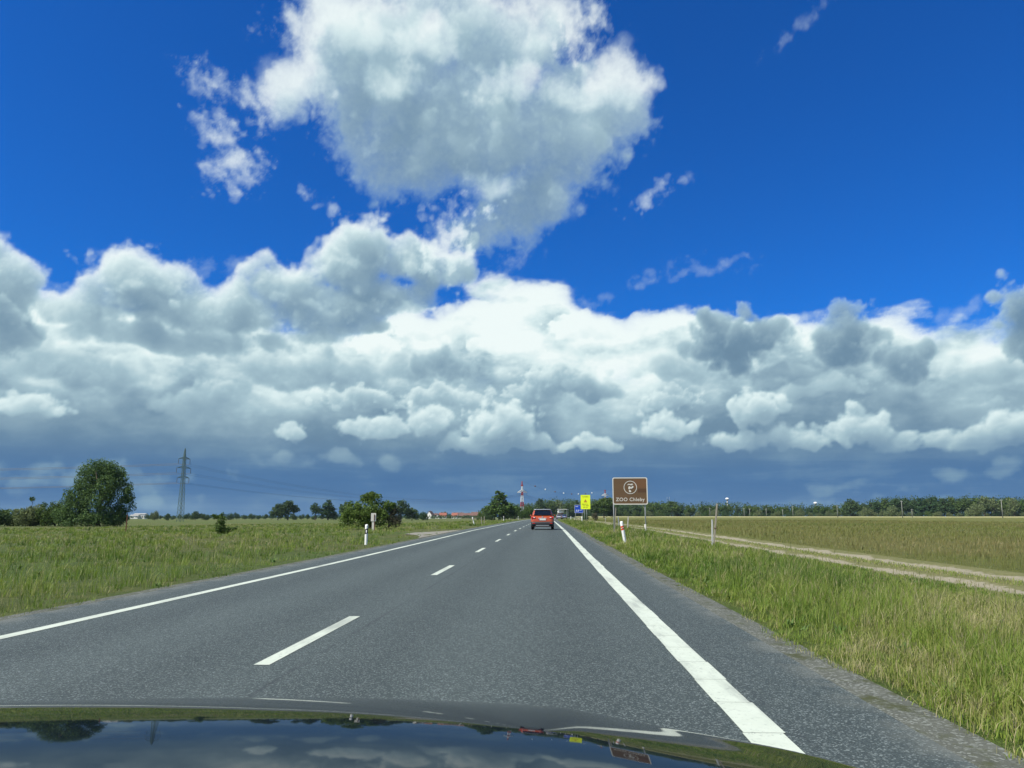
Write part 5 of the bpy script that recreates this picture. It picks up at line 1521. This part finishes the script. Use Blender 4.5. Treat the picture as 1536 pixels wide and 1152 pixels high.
def hatchback(loc, rz, paint, roofm, label, name='car', facing=1, s=1.0):
    """rear faces -y; a tall five-door"""
    o = tag(empty(name, loc, rz), label, 'car'); o.scale = (s, s, s)
    nose = lambda x, y, z: -.16 * max(0, min(1, (y - .9) / 1.1)) * max(0, (z - .45) / .6)
    loft('body', [rrect(.76, -1.86, 1.9, .16, .24), rrect(.845, -1.98, 2.02, .22, .40), rrect(.875, -2.02, 2.06, .24, .55), rrect(.885, -2.0, 2.06, .26, .75), rrect(.880, -1.96, 2.0, .28, .90), rrect(.850, -1.91, 1.92, .30, 1.01), rrect(.80, -1.84, 1.8, .30, 1.05)], paint, o, nose)
    loft('bumper', [rrect(.80, -1.93, -1.2, .12, .26), rrect(.865, -2.05, -1.2, .18, .34), rrect(.89, -2.075, -1.2, .22, .48), rrect(.885, -2.055, -1.2, .22, .61)], m_trim, o)
    boxes('skid_strip', [((0, -2.04, .335), (1.0, .06, .05))], m_steel, o, .01)
    loft('cabin', [rrect(.80, -1.86, .95, .22, 1.03), rrect(.765, -1.79, .62, .22, 1.18), rrect(.70, -1.66, .22, .20, 1.38), rrect(.655, -1.55, -.05, .20, 1.50)], paint, o)
    loft('roof', [rrect(.665, -1.66, -.02, .20, 1.495), rrect(.655, -1.64, -.06, .20, 1.535), rrect(.58, -1.52, -.14, .22, 1.565)], roofm, o)
    loft('spoiler', [rrect(.62, -1.76, -1.45, .08, 1.50), rrect(.62, -1.77, -1.45, .08, 1.535), rrect(.56, -1.68, -1.45, .08, 1.555)], roofm, o)
    quad_panel('rear_window', [(-.655, -1.868, 1.10), (.655, -1.868, 1.10), (.60, -1.74, 1.33), (.54, -1.675, 1.445), (-.54, -1.675, 1.445), (-.60, -1.74, 1.33)], m_glass, o, .03)
    for sd_ in (-1, 1):
        quad_panel('side_window', [(sd_ * .785, -1.45, 1.09), (sd_ * .785, .55, 1.09), (sd_ * .69, .16, 1.42), (sd_ * .69, -1.35, 1.42)], m_glass, o, .02)
    quad_panel('windscreen', [(-.68, .90, 1.08), (.68, .90, 1.08), (.60, .20, 1.43), (-.60, .20, 1.43)], m_glass, o, .03)
    for sd_ in (-1, 1):
        tl = boxes('tail_lamp', [((sd_ * .70, -1.955, .925), (.32, .10, .13))], m_lamp, o, .03)
        boxes('lamp_lens', [((sd_ * .62, -2.005, .925), (.12, .02, .06))], m_wpaint, tl, .005)
        boxes('reflector', [((sd_ * .66, -2.075, .50), (.20, .02, .05))], m_lamp, o, .005)
        mr = boxes('wing_mirror', [((sd_ * .93, .42, 1.08), (.14, .11, .11))], paint, o, .04)
        for yy in (-1.30, 1.28):
            bm = B(); cyl_into(bm, (sd_ * .66, yy, .33), (sd_ * .875, yy, .33), .33, .33, 22)
            ed = [e for e in bm.edges if len(e.link_faces) == 2 and any(len(f_.verts) > 4 for f_ in e.link_faces)]
            bmesh.ops.bevel(bm, geom=ed, offset=.04, segments=2, affect='EDGES')
            wh = empty('wheel', (0, 0, 0)); wh.parent = o
            fin('tyre', bm, m_tyre, wh, True)
            bm = B(); cyl_into(bm, (sd_ * .80, yy, .33), (sd_ * .882, yy, .33), .21, .19, 18); fin('rim', bm, m_rim, wh)
    pl = boxes('number_plate', [((0, -2.02, .775), (.52, .02, .115))], m_plate, o, .003)
    boxes('plate_band', [((-.235, -2.033, .775), (.04, .006, .105))], simple('plate_blue', (.02, .05, .30), .5, .4) if 'plate_blue' not in bpy.data.materials else bpy.data.materials['plate_blue'], pl)
    boxes('chrome_strip', [((0, -1.995, .875), (.62, .03, .035))], m_wpaint, o, .005)
    boxes('badge', [((0, -1.975, .965), (.10, .02, .10), Euler((0, R(45), 0)).to_matrix())], m_steel, o, .01)
    bm = B(); cyl_into(bm, (0, -1.5, 1.56), (0, -1.66, 1.74), .012, .006, 6); fin('aerial', bm, m_black, o)
    bm = B(); bar_into(bm, (0, -1.90, 1.10), (-.34, -1.865, 1.15), .02); fin('wiper', bm, m_black, o)
    return o
m_suv = car_paint('car_red', (.40, .070, .015), .30, .1)
m_silver = car_paint('car_silver', (.46, .47, .47), .3, .5)
cy = 59.5
hatchback((across(813.6, cy), cy + 2.0, float(road_z(cy))), R(0), m_suv, m_silver, 'red hatchback with silver roof driving ahead in our lane')
# traffic beyond the bend: silver estate and blue saloon behind a car transporter
d_ = 250; x_ = across(839, d_)
hatchback((x_, d_, float(road_z(d_))), R(-4), m_silver, m_silver, 'silver car far ahead just right of the red car')
d_ = 288; x_ = across(847, d_)
hatchback((x_, d_, float(road_z(d_))), R(-5), car_paint('car_blue', (.10, .20, .40), .3, .4), bpy.data.materials['car_blue'], 'blue-grey car far ahead beside the silver car')
d_ = 330; x_ = across(841.5, d_)
o = tag(empty('transporter', (x_, d_, float(road_z(d_))), R(-6)), 'white and rust-coloured car transporter lorry beyond the small cars', 'lorry')
boxes('cab', [((-.1, 3.0, 2.9), (2.3, 2.2, 1.3))], m_wpaint, o, .12)
boxes('loading_ramp', [((-.1, -2.0, 1.5), (2.3, .35, 1.5))], m_tile2, o, .05)
boxes('lower_deck', [((0, 0, .95), (2.4, 8.5, .2))], m_steel, o)
boxes('upper_deck', [((.85, 0, 3.75), (4.2, 8.5, .14))], m_wpaint, o, .03)
for xq in (-1.1, 2.8):
    for yq in (-4.0, 0, 4.0): boxes('deck_post', [((xq, yq, 2.4), (.12, .12, 2.6))], m_steel, o)
boxes('cargo_hood', [((-.1, -2.2, 2.75), (2.2, 1.4, .75))], m_wpaint, o, .15)
for yq in (-2.6, -1.4, 2.9):
    for s in (-1, 1):
        bm = B(); cyl_into(bm, (s * .85, yq, .48), (s * 1.15, yq, .48), .48, .48, 16); fin('wheel', bm, m_tyre, o, True)

# ------------------------------------------------------------------ bonnet of the car the picture is taken from
m_hood, g = new_mat('bonnet_paint')
p = g.obj()
spk = g.ss(g.noise(p, 60, 4, .7), .62, .75)
film = g.noise(p, 3.5, 5, .6)
bon_c = g.mix(g.m('MULTIPLY', g.m('ADD', g.m('MULTIPLY', spk, .5), film), .02), (.004, .008, .013), (.10, .11, .10))
bon_r = g.m('ADD', g.m('MULTIPLY', film, .03), .015)
out_surface(m_hood, principled(m_hood, g, bon_c, bon_r, None, .5, Metallic=0.0, IOR=1.145))
def hood_z(x, y):
    t = y - .8
    z = .959 - .077 * t - .084 * t * t - np.where(t > .9, (t - .9) ** 2 * 1.2, 0)
    dxc = x + .42
    z = z - np.where(dxc < 0, .020 * (dxc / .8) ** 2, .012 * (dxc / .4) ** 2)
    xr = np.maximum(x - .04, 0)
    z = z - .24 * xr * (y - .5) + .15 * xr
    # the crease running in towards the badge, beyond which the wing drops away
    ridge_x = .425 - .50 * np.clip(y - .95, 0, 1) ** 1.35
    dr = (x - ridge_x) / .022
    drop = .022 * np.log1p(np.exp(np.clip(dr, -30, 30)))
    fade = np.clip((1.80 - y) / .75, 0, 1); fade = fade * fade * (3 - 2 * fade)
    z = z - 1.5 * drop * fade + .010 * np.exp(-((x - ridge_x + .03) / .06) ** 2) * fade - np.where(x > .3, .9 * (x - .3) ** 2, 0)
    return z
hx = np.linspace(-1.50, .60, 210); hy = np.linspace(.30, 1.95, 165)
X, Y = np.meshgrid(hx, hy)
Zh = hood_z(X, Y)
q = np.arange(X.size).reshape(X.shape)
f = np.stack([q[:-1, :-1], q[:-1, 1:], q[1:, 1:], q[1:, :-1]], -1).reshape(-1, 4)
me = mesh_np('bonnet', np.stack([X, Y, Zh], -1).reshape(-1, 3), f)
o = tag(empty('own_car', (-.42, 1.0, 0)), 'dark glossy bonnet of our own car reflecting the sky along the bottom', 'car')
bn = put('bonnet', me, o, m_hood); bn.location = (.42, -1.0, 0)
# sides and nose below the bonnet's edge
rim = [(x, hy[0]) for x in hx] + [(hx[-1], y) for y in hy[1:]] + [(x, hy[-1]) for x in hx[::-1][1:]] + [(hx[0], y) for y in hy[::-1][1:-1]]
rim = np.array(rim); zt_ = hood_z(rim[:, 0], rim[:, 1]) - .004
n = len(rim); cxy = np.array([-.45, 1.1])
V = np.concatenate([np.column_stack([rim, zt_]), np.column_stack([cxy + (rim - cxy) * 1.012, zt_ - .06]), np.column_stack([cxy + (rim - cxy) * .985, np.full(n, .30)])])
i0_ = np.arange(n); i1_ = (i0_ + 1) % n
F_ = np.concatenate([np.column_stack([i0_, i1_, n + i1_, n + i0_]), np.column_stack([n + i0_, n + i1_, 2 * n + i1_, 2 * n + i0_])])
fr = put('front_body', mesh_np('front_body', V, F_), o, m_hood); fr.location = (.42, -1.0, 0)

# ------------------------------------------------------------------ a little moist air, enough to cool the far woods
bm = B(); box_into(bm, (0, 0, 20.5), (6300, 6300, 53))
me = bpy.data.meshes.new('haze'); bm.to_mesh(me); bm.free()
m_air = bpy.data.materials.new('air'); m_air.use_nodes = True; nt = m_air.node_tree; nt.nodes.clear()
vol = nt.nodes.new('ShaderNodeVolumePrincipled')
vol.inputs['Color'].default_value = (.62, .82, .95, 1); vol.inputs['Density'].default_value = .00005; vol.inputs['Anisotropy'].default_value = .0
nt.links.new(vol.outputs[0], nt.nodes.new('ShaderNodeOutputMaterial').inputs['Volume'])
me.materials.append(m_air)
hz = bpy.data.objects.new('haze', me); COL.objects.link(hz); hz['kind'] = 'stuff'
